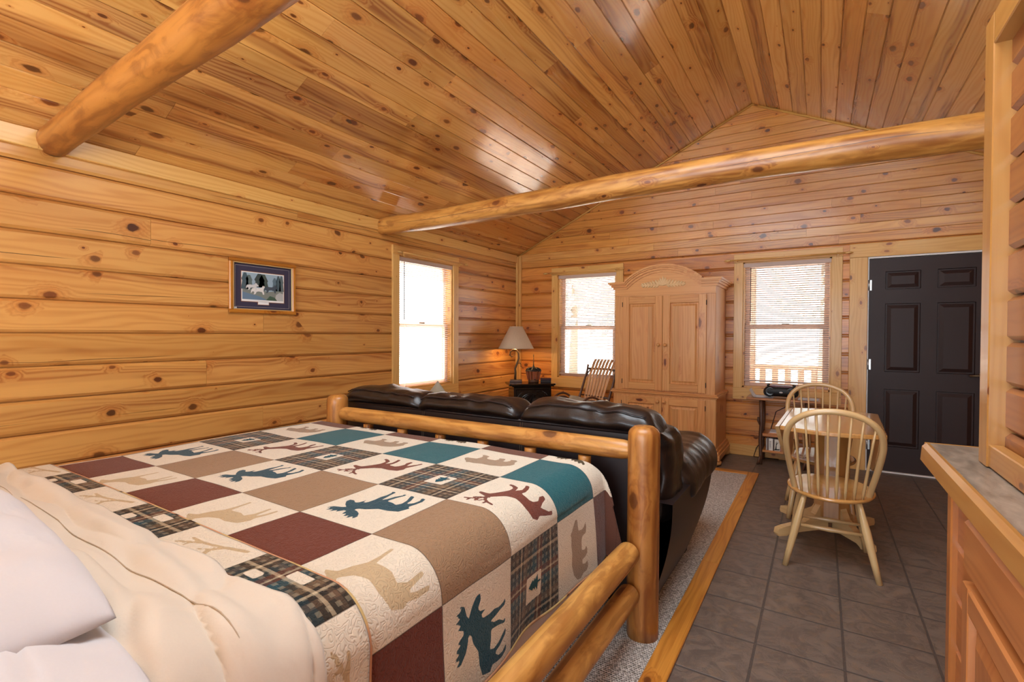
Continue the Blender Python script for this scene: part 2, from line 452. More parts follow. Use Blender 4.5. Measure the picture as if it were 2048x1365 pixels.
# openings
WIN1 = (3.555, 4.405); WIN2 = (.622, 1.420); WIN3 = (2.842, 3.641); WZ0, WZ1 = .735, 2.075
DOOR = (3.934, 4.850); DZ = 2.05
PIT, Z0 = .181, .027
def board_row(b, z, z1, a, e, holes, lo, hi, place, tf):
    """one course of boards from a to e, cut round the openings; courses an opening only clips keep their remainder"""
    hol = [h for h in holes if z1 > h[2] and z < h[3]]
    for s0, e0 in runs(a, e, [(h[0], h[1]) for h in hol]):
        for s1, e1 in chop(s0, e0, lo, hi):
            place(b, s1, e1, z, z1, tf())
    for h0, h1, hz0, hz1 in hol:
        if z < hz0 - .002: place(b, h0, h1, z, hz0, tf())
        if z1 > hz1 + .002: place(b, h0, h1, hz1, z1, tf())
HL = [(WIN1[0], WIN1[1], WZ0, WZ1)]
HB = [(WIN2[0], WIN2[1], WZ0, WZ1), (WIN3[0], WIN3[1], WZ0, WZ1), (DOOR[0], DOOR[1], -1, DZ)]
def put_left(b, s0, s1, z, z1, t):
    b.prism(log_profile(z1 - z, WT, min(.014, (z1 - z) * .3), .014), (-WT, s0, z), (0, 0, 1), (1, 0, 0), (0, 1, 0), s1 - s0 - .0015, t)
def put_back(b, s0, s1, z, z1, t):
    b.prism(log_profile(z1 - z, WT, min(.014, (z1 - z) * .3), .014), (s0, YB + WT, z), (0, 0, 1), (0, -1, 0), (1, 0, 0), s1 - s0 - .0015, t)
b = MB()
z = Z0 - PIT
while z < 2.30:
    board_row(b, z, z + PIT, -2.4, YB, HL, 1.6, 3.0, put_left, lambda: tuple(q * w for q, w in zip(jt(.08), (.94, .90, .84)))); z += PIT
b.box((-WT, -2.4, z), (.0, YB, 2.6), 1, tint=jt())
struct(b.build('wall_left', M_wall), 'honey pine log-board wall on the left with one window')
b = MB(); z = Z0 - PIT
while z < 2.15:
    zz = min(z + PIT, 2.30)
    board_row(b, z, zz, -WT, 5.96, HB, 1.5, 2.6, put_back, lambda: tuple(q * w for q, w in zip(jt(.07), (1.0, .80, .53)))); z += PIT
zb = z
GP = .0915
while z < RZ + .05:
    x0 = max(-WT, (z - WZ) / SL - .12); x1 = min(5.96, 2 * RX - x0)
    if x1 - x0 < .1: x0, x1 = RX - .12, RX + .12
    pale = abs(z - zb - GP) < .01
    for s0, s1 in chop(x0, x1, 1.2, 2.4):
        tn = jt(.1)
        tn = tuple(q * w for q, w in zip(tn, (1.06, 1.08, 1.04) if pale else (1.0, .89, .66)))
        b.prism(log_profile(GP, WT, .0035, .004), (s0, YB + WT, z), (0, 0, 1), (0, -1, 0), (1, 0, 0), s1 - s0 - .001, tn)
    z += GP
struct(b.build('wall_back', M_wall), 'far gable wall of orange pine boards with two windows and a door')
# right and rear walls (out of the picture, close the room)
b = MB(); z = Z0 - PIT
while z < 2.5:
    b.prism(log_profile(PIT, WT, .013, .012), (5.82 + WT, -2.4, z), (0, 0, 1), (-1, 0, 0), (0, 1, 0), YB + 2.4, jt(.07)); z += PIT
struct(b.build('wall_right', M_wall))
b = MB(); z = Z0 - PIT
while z < RZ:
    x0 = max(-WT, (z - WZ) / SL - .12); x1 = min(5.96, 2 * RX - x0)
    for a, e in runs(x0, x1, [(1.0, 5.0)] if z < 2.25 and z > .0 else []):  # wide unseen opening, invented to let fill light in from behind the camera
        if e - a > .02:
            b.prism(log_profile(PIT, WT, .013, .012), (a, -2.3 - WT, z), (0, 0, 1), (0, 1, 0), (1, 0, 0), e - a, jt(.07))
    z += PIT
struct(b.build('wall_rear', M_wall))
# ceiling: boards along y on both slopes
b = MB(); th = math.atan(SL); CW = .135
nb = int(RX / math.cos(th) / CW) + 3
for side in (0, 1):
    Uv = Vector((math.cos(th), 0, math.sin(th))) if side == 0 else Vector((-math.cos(th), 0, math.sin(th)))
    Vv = Vector((math.sin(th), 0, -math.cos(th))) if side == 0 else Vector((-math.sin(th), 0, -math.cos(th)))
    o0 = Vector((0, 0, WZ)) if side == 0 else Vector((2 * RX, 0, WZ))
    L = RX / math.cos(th)
    s = -.30; 
    while s < L:
        w = min(CW, L - s + .0)
        if L - s - w < .03: w = L - s + .004
        for y0, y1 in chop(-2.5, YB + .1, 1.4, 3.4):
            pr = log_profile(w, .05, .004, .0045)
            t0 = tuple(a * q for a, q in zip(jt(.13), (.97, .92, .85))); g = random.random()
            if g < .22: t0 = tuple(a * q for a, q in zip(t0, (.84, .74, .66)))
            b.prism(pr, o0 + Uv * s - Vv * .05 + Vector((0, y0, 0)), Uv, Vv, (0, 1, 0), y1 - y0 - .0012, t0)
        s += w
b.box((RX - .14, -2.5, RZ + .003), (RX + .14, YB + .1, RZ + .08), 1, 0, (.4, .3, .25))
struct(b.build('ceiling', M_ceil), 'vaulted knotty pine plank ceiling with ridge')
# floor
b = MB(); b.box((-.2, -2.5, -.06), (6.0, 6.0, 0.0), 0, 0)
struct(b.build('floor', M_tile), 'dark brown slate tile floor')
b = MB(); b.box((0.0, -2.5, .0005), (2.995, 5.0, .008), 0, 0)
struct(b.build('floor_carpet', M_carpet), 'grey woven carpet set inside a golden wood border')
b = MB()
for y0, y1 in ((-2.5, .6), (.6, 2.95), (2.95, 5.09)):
    b.box((2.995, y0, .0), (3.085, y1 - .0015, .014), 1, .003, jt(.08))
struct(b.build('trim_1', M_strip), 'golden wood strip along the carpet side')
b = MB(); b.box((0.0, 5.0, .0), (2.995, 5.09, .014), 0, .003, jt(.05))
struct(b.build('trim_2', M_strip), 'golden wood strip across the carpet end')
# corner post, top trims, cove mouldings, baseboard
b = MB(); b.box((.0, YB - .062, .0), (.03, YB, 2.36), 2, .003, (1.0, .97, .9)); b.box((.03, YB - .03, .0), (.062, YB, 2.36), 2, .003, (.98, .92, .84))
struct(b.build('trim_3', M_trim), 'pale pine corner post between the two walls')
b = MB()
for y0, y1 in ((-2.3, .9), (.9, YB - .063)):
    b.box((.0, y0, 2.272), (.022, y1 - .001, 2.372), 1, .004, (1.0, .97, .9))
struct(b.build('trim_4', M_trim), 'pale pine board along the top of the left wall')
b = MB()
for sg in (0, 1):
    p0 = Vector((0.05 if sg == 0 else 2 * RX - .05, YB - .007, WZ + .05 * SL - .008)); p1 = Vector((RX, YB - .007, RZ - .009))
    b.tube([p0, (p0 + p1) / 2, p1], .011, 8, (.92, .9, .78))
struct(b.build('trim_5', M_trim), 'thin cove strip where gable wall meets ceiling')
b = MB()
for x0, x1 in ((.063, 1.9), (1.9, 3.787)):
    b.box((x0, YB - .018, .0), (x1 - .001, YB, .115), 0, .004, (.95, .86, .74))
struct(b.build('baseboard_back', M_trim), 'pine baseboard below the far wall')

# tie beams
def log_beam(name, p0, p1, r0, r1, label, tint):
    b = MB(); n = 40
    p0, p1 = Vector(p0), Vector(p1)
    pts = [p0.lerp(p1, i / n) + Vector((0, 0, .012 * math.sin(i / n * 9 + p0.y))) for i in range(n + 1)]
    b.tube(pts, [r0 + (r1 - r0) * i / n for i in range(n + 1)], 24, tint, jit=.09)
    return struct(b.build(name, M_log), label)
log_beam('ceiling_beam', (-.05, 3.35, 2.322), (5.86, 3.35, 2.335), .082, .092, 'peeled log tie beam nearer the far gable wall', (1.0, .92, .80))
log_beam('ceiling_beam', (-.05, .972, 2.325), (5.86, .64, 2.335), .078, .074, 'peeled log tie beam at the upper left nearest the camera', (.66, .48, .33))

# ------------------------------------------------------------------ windows (frame, sashes, glass), blinds, rods
def glass_mat():
    t = NT('window_glass')
    tr = t.n('ShaderNodeBsdfTransparent'); gl = t.n('ShaderNodeBsdfGlossy'); gl.inputs['Roughness'].default_value = .02
    mx = t.n('ShaderNodeMixShader'); lw = t.n('ShaderNodeLayerWeight'); lw.inputs[0].default_value = .5
    t.l(t.m2('ADD', .03, t.m2('MULTIPLY', t.m2('POWER', lw.outputs['Facing'], 5.0), .9)), mx.inputs[0]); t.l(tr.outputs[0], mx.inputs[1]); t.l(gl.outputs[0], mx.inputs[2])
    t.t.links.new(mx.outputs[0], t.out.inputs[0])
    t.t.nodes.remove(t.p); return t.m
M_glass = glass_mat()
def window(idx, a0, a1, M, label):
    """built in a local frame: x along wall, y out of the room, z up; M places it"""
    w = struct(link('window_%d' % idx, None), label); w.matrix_world = M
    c = .09
    tn = lambda: tuple(q * k for q, k in zip(jt(.05), (1, .97, .9)))
    for nm, lo, hi, ax in (('head_casing', (a0 - c, -.024, WZ1), (a1 + c, 0, WZ1 + .09), 0), ('side_casing', (a0 - c, -.022, WZ0 - .005), (a0, 0, WZ1 - .001), 2),
                           ('side_casing', (a1, -.022, WZ0 - .005), (a1 + c, 0, WZ1 - .001), 2), ('apron', (a0 - c, -.022, WZ0 - .13), (a1 + c, 0, WZ0 - .006), 0)):
        b = MB(); b.box(lo, hi, ax, .003, tn()); b.build(nm, M_trim, w)
    b = MB(); f = .03
    b.box((a0, 0, WZ0), (a0 + f * .5, WT, WZ1), 2, 0, (.92, .85, .75)); b.box((a1 - f * .5, 0, WZ0), (a1, WT, WZ1), 2, 0, (.92, .85, .75))
    b.box((a0, 0, WZ0 - .006), (a1, WT, WZ0 + .016), 0, 0, (.92, .82, .7)); b.box((a0, 0, WZ1 - .016), (a1, WT, WZ1), 0, 0, (.92, .85, .75))
    b.build('jamb', M_trim, w)
    zm = 1.385
    for nm, y, z0, z1, s in (('upper_sash', .085, zm - .02, WZ1 - .016, .042), ('lower_sash', .055, WZ0 + .016, zm + .02, .052)):
        b = MB(); x0, x1 = a0 + .016, a1 - .016
        b.box((x0, y, z0), (x0 + s, y + .026, z1), 2, .003); b.box((x1 - s, y, z0), (x1, y + .026, z1), 2, .003)
        b.box((x0 + s, y, z0), (x1 - s, y + .026, z0 + .036), 0, .003); b.box((x0 + s, y, z1 - .036), (x1 - s, y + .026, z1), 0, .003)
        sash = b.build(nm, M_vinyl, w)
        b = MB(); b.box((x0 + s, y + .011, z0 + .036), (x1 - s, y + .015, z1 - .036), 0, 0)
        b.build('pane', M_glass, sash)
    b = MB(); xm = (a0 + a1) / 2; b.box((xm - .035, .06, zm + .02), (xm + .035, .083, zm + .034), 0, .004); b.build('latch', M_bronze, w)
    return w
def blind(a0, a1, M, label, wand=True, tilt=.40, zb=.80):
    t = thing('window_blind', label, 'blind'); t.matrix_world = M
    x0, x1 = a0 + .004, a1 - .004; zt = 2.066
    b = MB(); b.box((x0, -.004, zt - .045), (x1, .04, zt), 0, .005); b.build('headrail', M_rail, t)
    b = MB(); z = zb + .03; n = 5
    while z < zt - .055:
        vs = []
        for k in range(n + 1):
            s = k / n - .5
            yy = .02 + s * .024 * math.cos(tilt); zz = z - s * .024 * math.sin(tilt) + .0022 * (1 - 4 * s * s)
            vs += [(x0 + .002, yy, zz), (x1 - .002, yy, zz)]
        b.add(vs, [(2 * k, 2 * k + 1, 2 * k + 3, 2 * k + 2) for k in range(n)], [[(0, 0)] * 4] * n, smooth=True)
        z += .0222
    b.build('slats', M_blind, t)
    b = MB(); b.box((x0, .006, zb), (x1, .034, zb + .018), 0, .004); b.build('bottom_rail', M_rail, t)
    b = MB()
    for f in (.14, .86) if (x1 - x0) < .9 else (.1, .5, .9):
        for yy in (.0065, .0335):
            x = x0 + f * (x1 - x0); b.tube([(x, yy, zb + .02), (x, yy, zt - .045)], .0012, 5)
    b.build('ladder_cord', M_cord, t)
    if wand:
        b = MB(); b.tube([(x0 + .07, -.012, 1.44), (x0 + .07, -.012, zt - .05)], .004, 6); b.build('tilt_wand', M_wand, t)
    return t
def rod(a0, a1, M, label):
    t = thing('curtain_rod', label, 'curtain rod'); t.matrix_world = M
    z, y = 2.098, -.062
    b = MB(); b.tube([(a0 + .05, y, z), (a1 - .05, y, z)], .008, 10, (1.0, .95, .88)); b.build('pole', M_trim, t)
    for s, x in ((-1, a0 + .05), (1, a1 - .05)):
        b = MB(); Mx = Matrix.Translation((x, y, z)) @ Matrix.Rotation(s * PI / 2, 4, 'Y')
        b.lathe([(.008, 0), (.013, .006), (.008, .014), (.015, .026), (.011, .044), (.004, .062), (0, .066)], n=12, M=Mx); b.build('finial', M_trim, t)
        b = MB(); xx = x - s * .06
        b.box((xx - .007, y - .012, z - .016), (xx + .007, -.025, z - .009), 1, .002); b.box((xx - .01, -.034, z - .03), (xx + .01, -.0245, z + .02), 2, .002); b.build('bracket', M_trim, t)
    return t
ML = Matrix.Translation((0, 0, 0)) @ Matrix(((0, -1, 0, 0), (1, 0, 0, 0), (0, 0, 1, 0), (0, 0, 0, 1)))   # x->y, y(out)-> -x
MBk = Matrix.Translation((0, YB, 0))
window(1, WIN1[0], WIN1[1], ML, 'double-hung window in the left wall'); window(2, WIN2[0], WIN2[1], MBk, 'window in the far wall beside the corner'); window(3, WIN3[0], WIN3[1], MBk, 'window in the far wall beside the door')
blind(*WIN1, ML, 'tan mini blind with dark wand on the left wall window', tilt=.28, zb=.725)
blind(*WIN2, MBk, 'tan mini blind partly behind the pine armoire', wand=False, zb=.775)
blind(*WIN3, MBk, 'tan mini blind between the armoire and the dark door', zb=.80)
rod(3.50, 4.60, ML, 'thin wooden curtain rod above the left wall window')
rod(.44, 1.53, MBk, 'thin wooden curtain rod above the window behind the lamp')
rod(2.67, 3.80, MBk, 'thin wooden curtain rod above the window beside the door')

# ------------------------------------------------------------------ entrance door
def raised_panel(b, x0, x1, z0, z1, y, dirn, mi=0, rec=.012, ins=.022, rise=.009, tint=(1, 1, 1), M=None):
    """raised panel in an opening; y is the frame's front plane, dirn the outward sign"""
    d = dirn
    L = [(0, 0), (.004, -rec), (.016, -rec), (.016 + ins, -rec + rise), (.5, -rec + rise)]
    rings = []
    for s, h in L[:-1]:
        rings.append([(x0 + s, y + d * h, z0 + s), (x1 - s, y + d * h, z0 + s), (x1 - s, y + d * h, z1 - s), (x0 + s, y + d * h, z1 - s)])
    vs = [p for r in rings for p in r]; fs = []; uv = []
    ou, ov = random.uniform(0, 50), random.uniform(0, 50)
    def q(i): return (ou + vs[i][2], ov + vs[i][0])
    for r in range(len(rings) - 1):
        for k in range(4):
            f = (r * 4 + k, r * 4 + (k + 1) % 4, (r + 1) * 4 + (k + 1) % 4, (r + 1) * 4 + k)
            if d > 0: f = f[::-1]
            fs.append(f); uv.append([q(i) for i in f])
    f = tuple((len(rings) - 1) * 4 + k for k in range(4))
    if d > 0: f = f[::-1]
    fs.append(f); uv.append([q(i) for i in f])
    b.add(vs, fs, uv, tint, mi, False, M)
dr = struct(link('door_1', None), 'dark brown six-panel entrance door')
yf = YB + .012
b = MB(); x0, x1 = DOOR[0] + .012, DOOR[1] - .012; zb0, zt0 = .012, 2.030
xs = [x0, x0 + .125, x0 + .125 + .262, x1 - .125 - .262, x1 - .125, x1]; zs = [zb0, .245, .79, .955, 1.60, 1.735, 1.905, zt0]
for i in range(5):
    for j in range(7):
        if i in (1, 3) and j in (1, 3, 5):
            raised_panel(b, xs[i], xs[i + 1], zs[j], zs[j + 1], yf, -1, rec=.014, ins=.03, rise=.011)
        else:
            b.add([(xs[i], yf, zs[j]), (xs[i + 1], yf, zs[j]), (xs[i + 1], yf, zs[j + 1]), (xs[i], yf, zs[j + 1])], [(0, 1, 2, 3)], [[(0, 0)] * 4])
b.box((x0, yf + .016, zb0), (x1, yf + .044, zt0), 2, 0)
b.build('door_slab', M_door, dr)
for z in (.25, 1.02, 1.78):
    b = MB(); b.tube([(x0 - .002, yf - .006, z - .05), (x0 - .002, yf - .006, z + .05)], .007, 10); b.box((x0 - .012, yf - .003, z - .05), (x0 + .02, yf + .0005, z + .05), 2, 0); b.build('hinge', M_steel, dr)
b = MB(); b.tube([(x1 - .07, yf, .95), (x1 - .07, yf - .05, .95), (x1 - .10, yf - .055, .95), (x1 - .17, yf - .055, .945)], .011, 10)
b.lathe([(.03, 0), (.03, .008), (.012, .012)], n=20, M=Matrix.Translation((x1 - .07, yf, .95)) @ Matrix.Rotation(PI / 2, 4, 'X')); b.build('door_handle', M_bronze, dr)
b = MB(); b.box((DOOR[0], YB - .003, 2.034), (DOOR[1], YB + WT, DZ), 0, 0); b.box((DOOR[0], YB + .005, 0), (DOOR[0] + .010, YB + WT, 2.034), 2, 0); b.box((DOOR[1] - .010, YB + .005, 0), (DOOR[1], YB + WT, 2.034), 2, 0)
b.build('door_jamb', M_white, dr)
b = MB(); b.box((DOOR[0], YB - .02, .0), (DOOR[1], YB + WT, .011), 0, .002); b.build('threshold', M_white, dr)
b = MB(); b.box((DOOR[0], YB + .06, 0), (DOOR[1], YB + .1, 2.04), 2, 0); b.build('storm_door', M_white, dr)  # unseen backing behind the slab, added to block light
for nm, lo, hi, ax in (('side_casing', (3.788, YB - .024, 0), (3.932, YB, DZ - .002), 2), ('side_casing', (4.852, YB - .024, 0), (4.996, YB, DZ - .002), 2), ('head_casing', (3.788, YB - .026, DZ), (4.996, YB, 2.182), 0)):
    b = MB(); b.box(lo, hi, ax, .003, (1.0, .95, .84)); b.build(nm, M_trim, dr)

# ------------------------------------------------------------------ partition, counter, cabinet on the right
PX = 4.0
b = MB(); z = .92 + .02; PP = .1275; z = 1.028 - PP
while z < 2.18:
    zz = min(z + PP, 2.2)
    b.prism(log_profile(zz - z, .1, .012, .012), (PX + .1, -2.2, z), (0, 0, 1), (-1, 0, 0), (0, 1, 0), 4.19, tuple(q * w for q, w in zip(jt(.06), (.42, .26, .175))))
    z += PP
b.box((PX + .01, -2.2, 0), (PX + .1, 1.9, .90), 1, 0)
struct(b.build('wall_partition', M_wall), 'low board partition wall rising behind the counter')
b = MB(); tn = (.52, .40, .27)
b.box((3.962, 1.915, .924), (PX + .12, 2.0, 2.215), 2, .003, tn); struct(b.build('trim_6', M_trim), 'upright end trim of the partition wall')
b = MB(); b.box((3.962, -2.2, 2.125), (PX + .12, 1.9145, 2.215), 1, .003, tn); struct(b.build('trim_7', M_trim), 'trim along the top of the partition wall')
b = MB(); b.box((3.966, -2.2, .924), (PX - .001, 1.9145, .988), 1, .003, (.58, .45, .35)); struct(b.build('trim_8', M_trim), 'backsplash board behind the counter')

ct = thing('countertop', 'grey-brown laminate counter with a pale wood front edge', 'countertop', (3.9, 1.0, .86))
Mi = Matrix.Translation((-3.9, -1.0, -.86))
b = MB(); poly = [(3.885, -2.1), (3.999, -2.1), (3.999, 2.008), (4.55, 2.008), (4.55, 2.272), (3.885, 2.245)]
b.prism(poly, (0, 0, .884), (1, 0, 0), (0, 1, 0), (0, 0, 1), .036, M=Mi); b.build('worktop', M_lam, ct)
b = MB()
pr = [(0, 0), (.026, 0), (.026, .058), (.016, .060), (.004, .048)]
b.prism(pr, (3.8595, -2.1, .8605), (1, 0, 0), (0, 0, 1), (0, 1, 0), 4.345, (.56, .43, .30), M=Mi)
b.prism(pr, (3.872, 2.2715, .8605), (0, -1, 0), (0, 0, 1), (1, .0406, 0), .68, (.56, .43, .30), M=Mi)
b.build('front_edge', M_trim, ct)
cb = thing('base_cabinet', 'red-brown wood base cabinet under the counter', 'cabinet', (3.95, .8, 0))
Mi = Matrix.Translation((-3.95, -.8, 0))
b = MB(); b.box((3.915, -2.1, .09), (4.0, 1.925, .858), 2, .0, (.95, .8, .7), M=Mi)
z = .09
while z < .84:
    b.prism(log_profile(.148, .02, .008, .008), (3.92, 1.66, z), (0, 0, 1), (-1, 0, 0), (0, 1, 0), .262, (.95, .80, .70), M=Mi); z += .15
b.box((3.93, -2.1, 0), (3.99, 1.9, .09), 1, 0, (.5, .4, .35), M=Mi)
b.build('body', M_cab, cb)
b = MB(); b.box((3.884, 1.895, .0), (4.0, 1.945, .86), 2, .004, (.98, .86, .70), M=Mi); b.build('end_post', M_cab, cb)
for y0, y1 in ((.98, 1.665), (.27, .955), (-.44, .245)):
    b = MB(); xx = 3.870
    b.box((xx, y0, .700), (3.914, y1, .838), 1, .012, (1.12, 1.06, 1.0), M=Mi); d = b.build('drawer', M_cab, cb)
    b = MB(); s = .062
    y1b = y1 + .015
    b.box((xx, y0, .12), (3.914, y0 + s, .672), 2, .006, (1.1, 1.0, .92), M=Mi); b.box((xx, y1b - s, .12), (3.914, y1b, .672), 2, .006, (1.1, 1.0, .92), M=Mi)
    b.box((xx, y0 + s, .12), (3.914, y1b - s, .12 + s), 1, .006, (1.1, 1.0, .92), M=Mi); b.box((xx, y0 + s, .672 - s), (3.914, y1b - s, .672), 1, .006, (1.12, 1.04, .96), M=Mi)
    R = Mi @ Matrix(((0, 1, 0, 0), (1, 0, 0, 0), (0, 0, 1, 0), (0, 0, 0, 1)))
    raised_panel(b, y0 + s, y1b - s, .12 + s, .672 - s, xx + .002, -1, rec=.014, ins=.035, rise=.011, tint=(1.05, .95, .86), M=R)
    d = b.build('door', M_cab, cb)
    b = MB(); b.lathe([(.008, 0), (.007, .012), (.016, .022), (.014, .03), (0, .034)], n=16, M=Mi @ Matrix.Translation((xx, y0 + .03, .6)) @ Matrix.Rotation(-PI / 2, 4, 'Y')); b.build('knob', M_bronze, d)

# ------------------------------------------------------------------ log bed
BX, BY = 2.92, 2.085
bed = thing('log_bed', 'peeled log bed frame with round posts behind the leather sofa', 'bed', (1.9, 1.05, 0))
Mi = Matrix.Translation((-1.9, -1.05, 0))
def log(b, p0, p1, r, n=24, jit=.05, taper=(.0, .0), tint=(1, 1, 1), m=16, Mx=None):
    p0, p1 = Vector(p0), Vector(p1); pts = []; rs = []
    L = (p1 - p0).length
    for i in range(m + 1):
        t = i / m
        pts.append(p0.lerp(p1, t)); rs.append(r)
    # eased ends
    for e, sgn in ((taper[0], 0), (taper[1], 1)):
        if e:
            q = [(0, .62), (.35, .86), (.7, .97)]
            P = []; Rr = []
            for a, k in q:
                d = a * e / L
                P.append(p0.lerp(p1, d) if sgn == 0 else p1.lerp(p0, d)); Rr.append(r * k)
            if sgn == 0:
                pts = P + [p for p in pts if (p - p0).length > e]; rs = Rr + [r] * (len(pts) - 3)
            else:
                keep = [i for i, p in enumerate(pts) if (p - p1).length > e]
                pts = [pts[i] for i in keep] + P[::-1]; rs = [rs[i] for i in keep] + Rr[::-1]
    b.tube(pts, rs, n, tint, jit=jit, M=Mx)
for x, y in ((BX, BY), (.93, 2.09)):
    b = MB(); log(b, (x, y, .0085), (x, y, .905), .067, taper=(0, .035), tint=(.82, .68, .54), Mx=Mi); b.build('post', M_log, bed)
b = MB(); log(b, (.93 + .045, 2.088, .790), (BX - .04, BY, .796), .0435, taper=(.06, .07), tint=(.97, .92, .84), m=40, Mx=Mi); b.build('foot_rail', M_log, bed)
b = MB(); log(b, (.93 + .045, 2.088, .30), (BX - .04, BY, .30), .045, taper=(.06, .07), m=30, Mx=Mi); b.build('foot_rail', M_log, bed)
for i in range(6):
    x = 1.22 + i * .285
    b = MB(); log(b, (x, 2.088, .34), (x, 2.088, .745), .030, tint=(.9, .8, .7), Mx=Mi); b.build('spindle', M_log, bed)
b = MB(); log(b, (2.886, -.05, .385), (2.886, 2.015, .385), .048, taper=(0, .03), tint=(1.08, 1.08, 1.04), m=30, Mx=Mi); b.build('side_rail', M_log, bed)
b = MB(); log(b, (2.888, -.05, .212), (2.888, 2.015, .212), .0455, taper=(0, .03), tint=(1.05, 1.06, 1.06), m=30, Mx=Mi); b.build('side_rail', M_log, bed)
b = MB(); log(b, (.90, -.05, .40), (.90, 2.03, .40), .05, m=20, Mx=Mi) ; b.build('side_rail', M_log, bed)
for x in (.93, 2.92):
    b = MB(); log(b, (x, -.10, .0085), (x, -.10, 1.15), .067, taper=(0, .035), Mx=Mi); b.build('post', M_log, bed)
b = MB(); log(b, (.975, -.10, 1.02), (2.88, -.10, 1.02), .05, taper=(.06, .06), m=30, Mx=Mi); b.build('head_rail', M_log, bed)

MX0, MX1, MY0, MY1, MT = .815, 2.742, -.02, 2.022, .728
b = MB(); b.rbox((1.855, .99, .29), (.865, 1.0, .18), .03, (8, 8, 4)); tag(b.build('box_spring', M_skirt), 'white covered box spring inside the log bed rails', 'box spring')
b = MB(); b.rbox(((MX0 + MX1) / 2, (MY0 + MY1) / 2, (MT + .475) / 2), ((MX1 - MX0) / 2, (MY1 - MY0) / 2, (MT - .475) / 2), .08, (20, 20, 10)); tag(b.build('mattress', M_skirt), 'thick white mattress under the patchwork quilt', 'mattress')

def wrap1(d, e0, e1, R):
    """cloth coordinate along one axis -> (position, drop)"""
    if e0 + R <= d <= e1 - R: return d, 0.0
    sg, e = (1, d - (e1 - R)) if d > e1 - R else (-1, (e0 + R) - d)
    ed = e1 if sg > 0 else e0
    q = PI * R / 2
    if e < q:
        th = e / R; return ed - sg * (R - R * math.sin(th)), R * (1 - math.cos(th))
    return ed, R + (e - q)
def wrap(cx, cy, off, sway=1.0, amp=.004):
    R = .095 + off
    x, dx = wrap1(cx, MX0 - off, MX1 + off, R); y, dy = wrap1(cy, MY0 - off, MY1 + off, .055)
    drop = (dx ** 3 + dy ** 3) ** (1 / 3)
    k = min(dx, dy)
    sx = 1 if cx > 1.8 else -1
    if k > .02:
        f = (k - .02) * .42
        x += sx * f * .8; y += f * .10
    if dx > .1:
        x += sx * (dx - .1) * (.012 + .05 * math.sin(cy * 7.3 + .6) + .02 * math.sin(cy * 17)) * sway
    n1 = mnoise.noise(Vector((cx * 2.1, cy * 2.6, 1.3))); n2 = mnoise.noise(Vector((cx * 7, cy * 6, 4.7)))
    z = MT + off - drop + (amp * 1.6 * n1 + amp * .5 * n2) * (1 if drop < .1 else .2)
    if dx > .1: x += sx * amp * (n2 + n1)
    return x, y, z

# --- quilt with appliqued animals: every motif is a signed distance kept on the cloth's points
MOOSE = [[(.08, .40), (.12, .53), (.24, .57), (.38, .58), (.50, .66), (.58, .68), (.62, .73), (.55, .74), (.47, .78), (.40, .86), (.41, .93), (.46, .86), (.47, .97), (.52, .87), (.55, .95), (.58, .85), (.62, .90), (.65, .80), (.69, .80), (.73, .88), (.76, .83), (.80, .92), (.82, .84), (.88, .91), (.88, .82), (.95, .85), (.90, .77), (.80, .74), (.76, .71), (.84, .66), (.92, .58), (.92, .52), (.86, .51), (.79, .56), (.75, .53), (.73, .44), (.70, .52), (.66, .48), (.65, .38), (.66, .28), (.64, .20), (.65, .11), (.68, .07), (.61, .07), (.60, .18), (.58, .27), (.57, .36), (.53, .30), (.51, .20), (.46, .12), (.47, .07), (.42, .09), (.46, .22), (.48, .35), (.38, .36), (.30, .39), (.27, .32), (.29, .22), (.34, .12), (.36, .07), (.30, .08), (.24, .21), (.22, .31), (.16, .24), (.15, .15), (.19, .07), (.13, .07), (.10, .16), (.11, .27), (.13, .36)]]
ELK = [[(.10, .44), (.14, .53), (.28, .56), (.44, .55), (.54, .60), (.62, .68), (.68, .74), (.66, .78), (.72, .77), (.80, .73), (.90, .68), (.90, .63), (.82, .64), (.76, .64), (.72, .58), (.66, .46), (.63, .38), (.64, .28), (.70, .22), (.76, .20), (.76, .15), (.70, .16), (.60, .22), (.56, .36), (.52, .26), (.54, .16), (.57, .08), (.52, .07), (.48, .17), (.46, .28), (.47, .37), (.34, .38), (.30, .34), (.28, .24), (.32, .16), (.31, .07), (.26, .08), (.24, .18), (.20, .28), (.16, .21), (.12, .14), (.11, .06), (.06, .07), (.08, .16), (.10, .26), (.13, .37)]]
ELK_S = [([(.71, .77), (.68, .85), (.60, .92), (.52, .95)], .019), ([(.68, .85), (.72, .93)], .016), ([(.62, .91), (.62, .98)], .016), ([(.72, .77), (.77, .86), (.86, .92), (.92, .93)], .019), ([(.77, .86), (.76, .95)], .016), ([(.85, .91), (.85, .98)], .016), ([(.70, .80), (.78, .81), (.84, .85)], .016)]
BEAR = [[(.08, .44), (.10, .54), (.20, .64), (.36, .70), (.52, .69), (.64, .72), (.74, .71), (.79, .74), (.81, .69), (.88, .63), (.94, .56), (.92, .51), (.84, .50), (.76, .48), (.74, .38), (.76, .30), (.82, .26), (.74, .24), (.66, .26), (.65, .36), (.60, .40), (.46, .40), (.44, .32), (.48, .26), (.38, .24), (.34, .30), (.32, .40), (.26, .38), (.24, .30), (.27, .25), (.18, .23), (.13, .27), (.13, .36)]]
DEER = [[(.10, .40), (.14, .52), (.30, .56), (.44, .55), (.56, .60), (.64, .70), (.70, .74), (.80, .70), (.84, .66), (.78, .64), (.73, .62), (.70, .50), (.64, .38), (.64, .24), (.66, .08), (.62, .08), (.60, .22), (.57, .35), (.40, .33), (.30, .36), (.26, .26), (.28, .07), (.24, .07), (.21, .24), (.19, .32), (.16, .22), (.15, .07), (.11, .07), (.11, .24), (.13, .34)]]
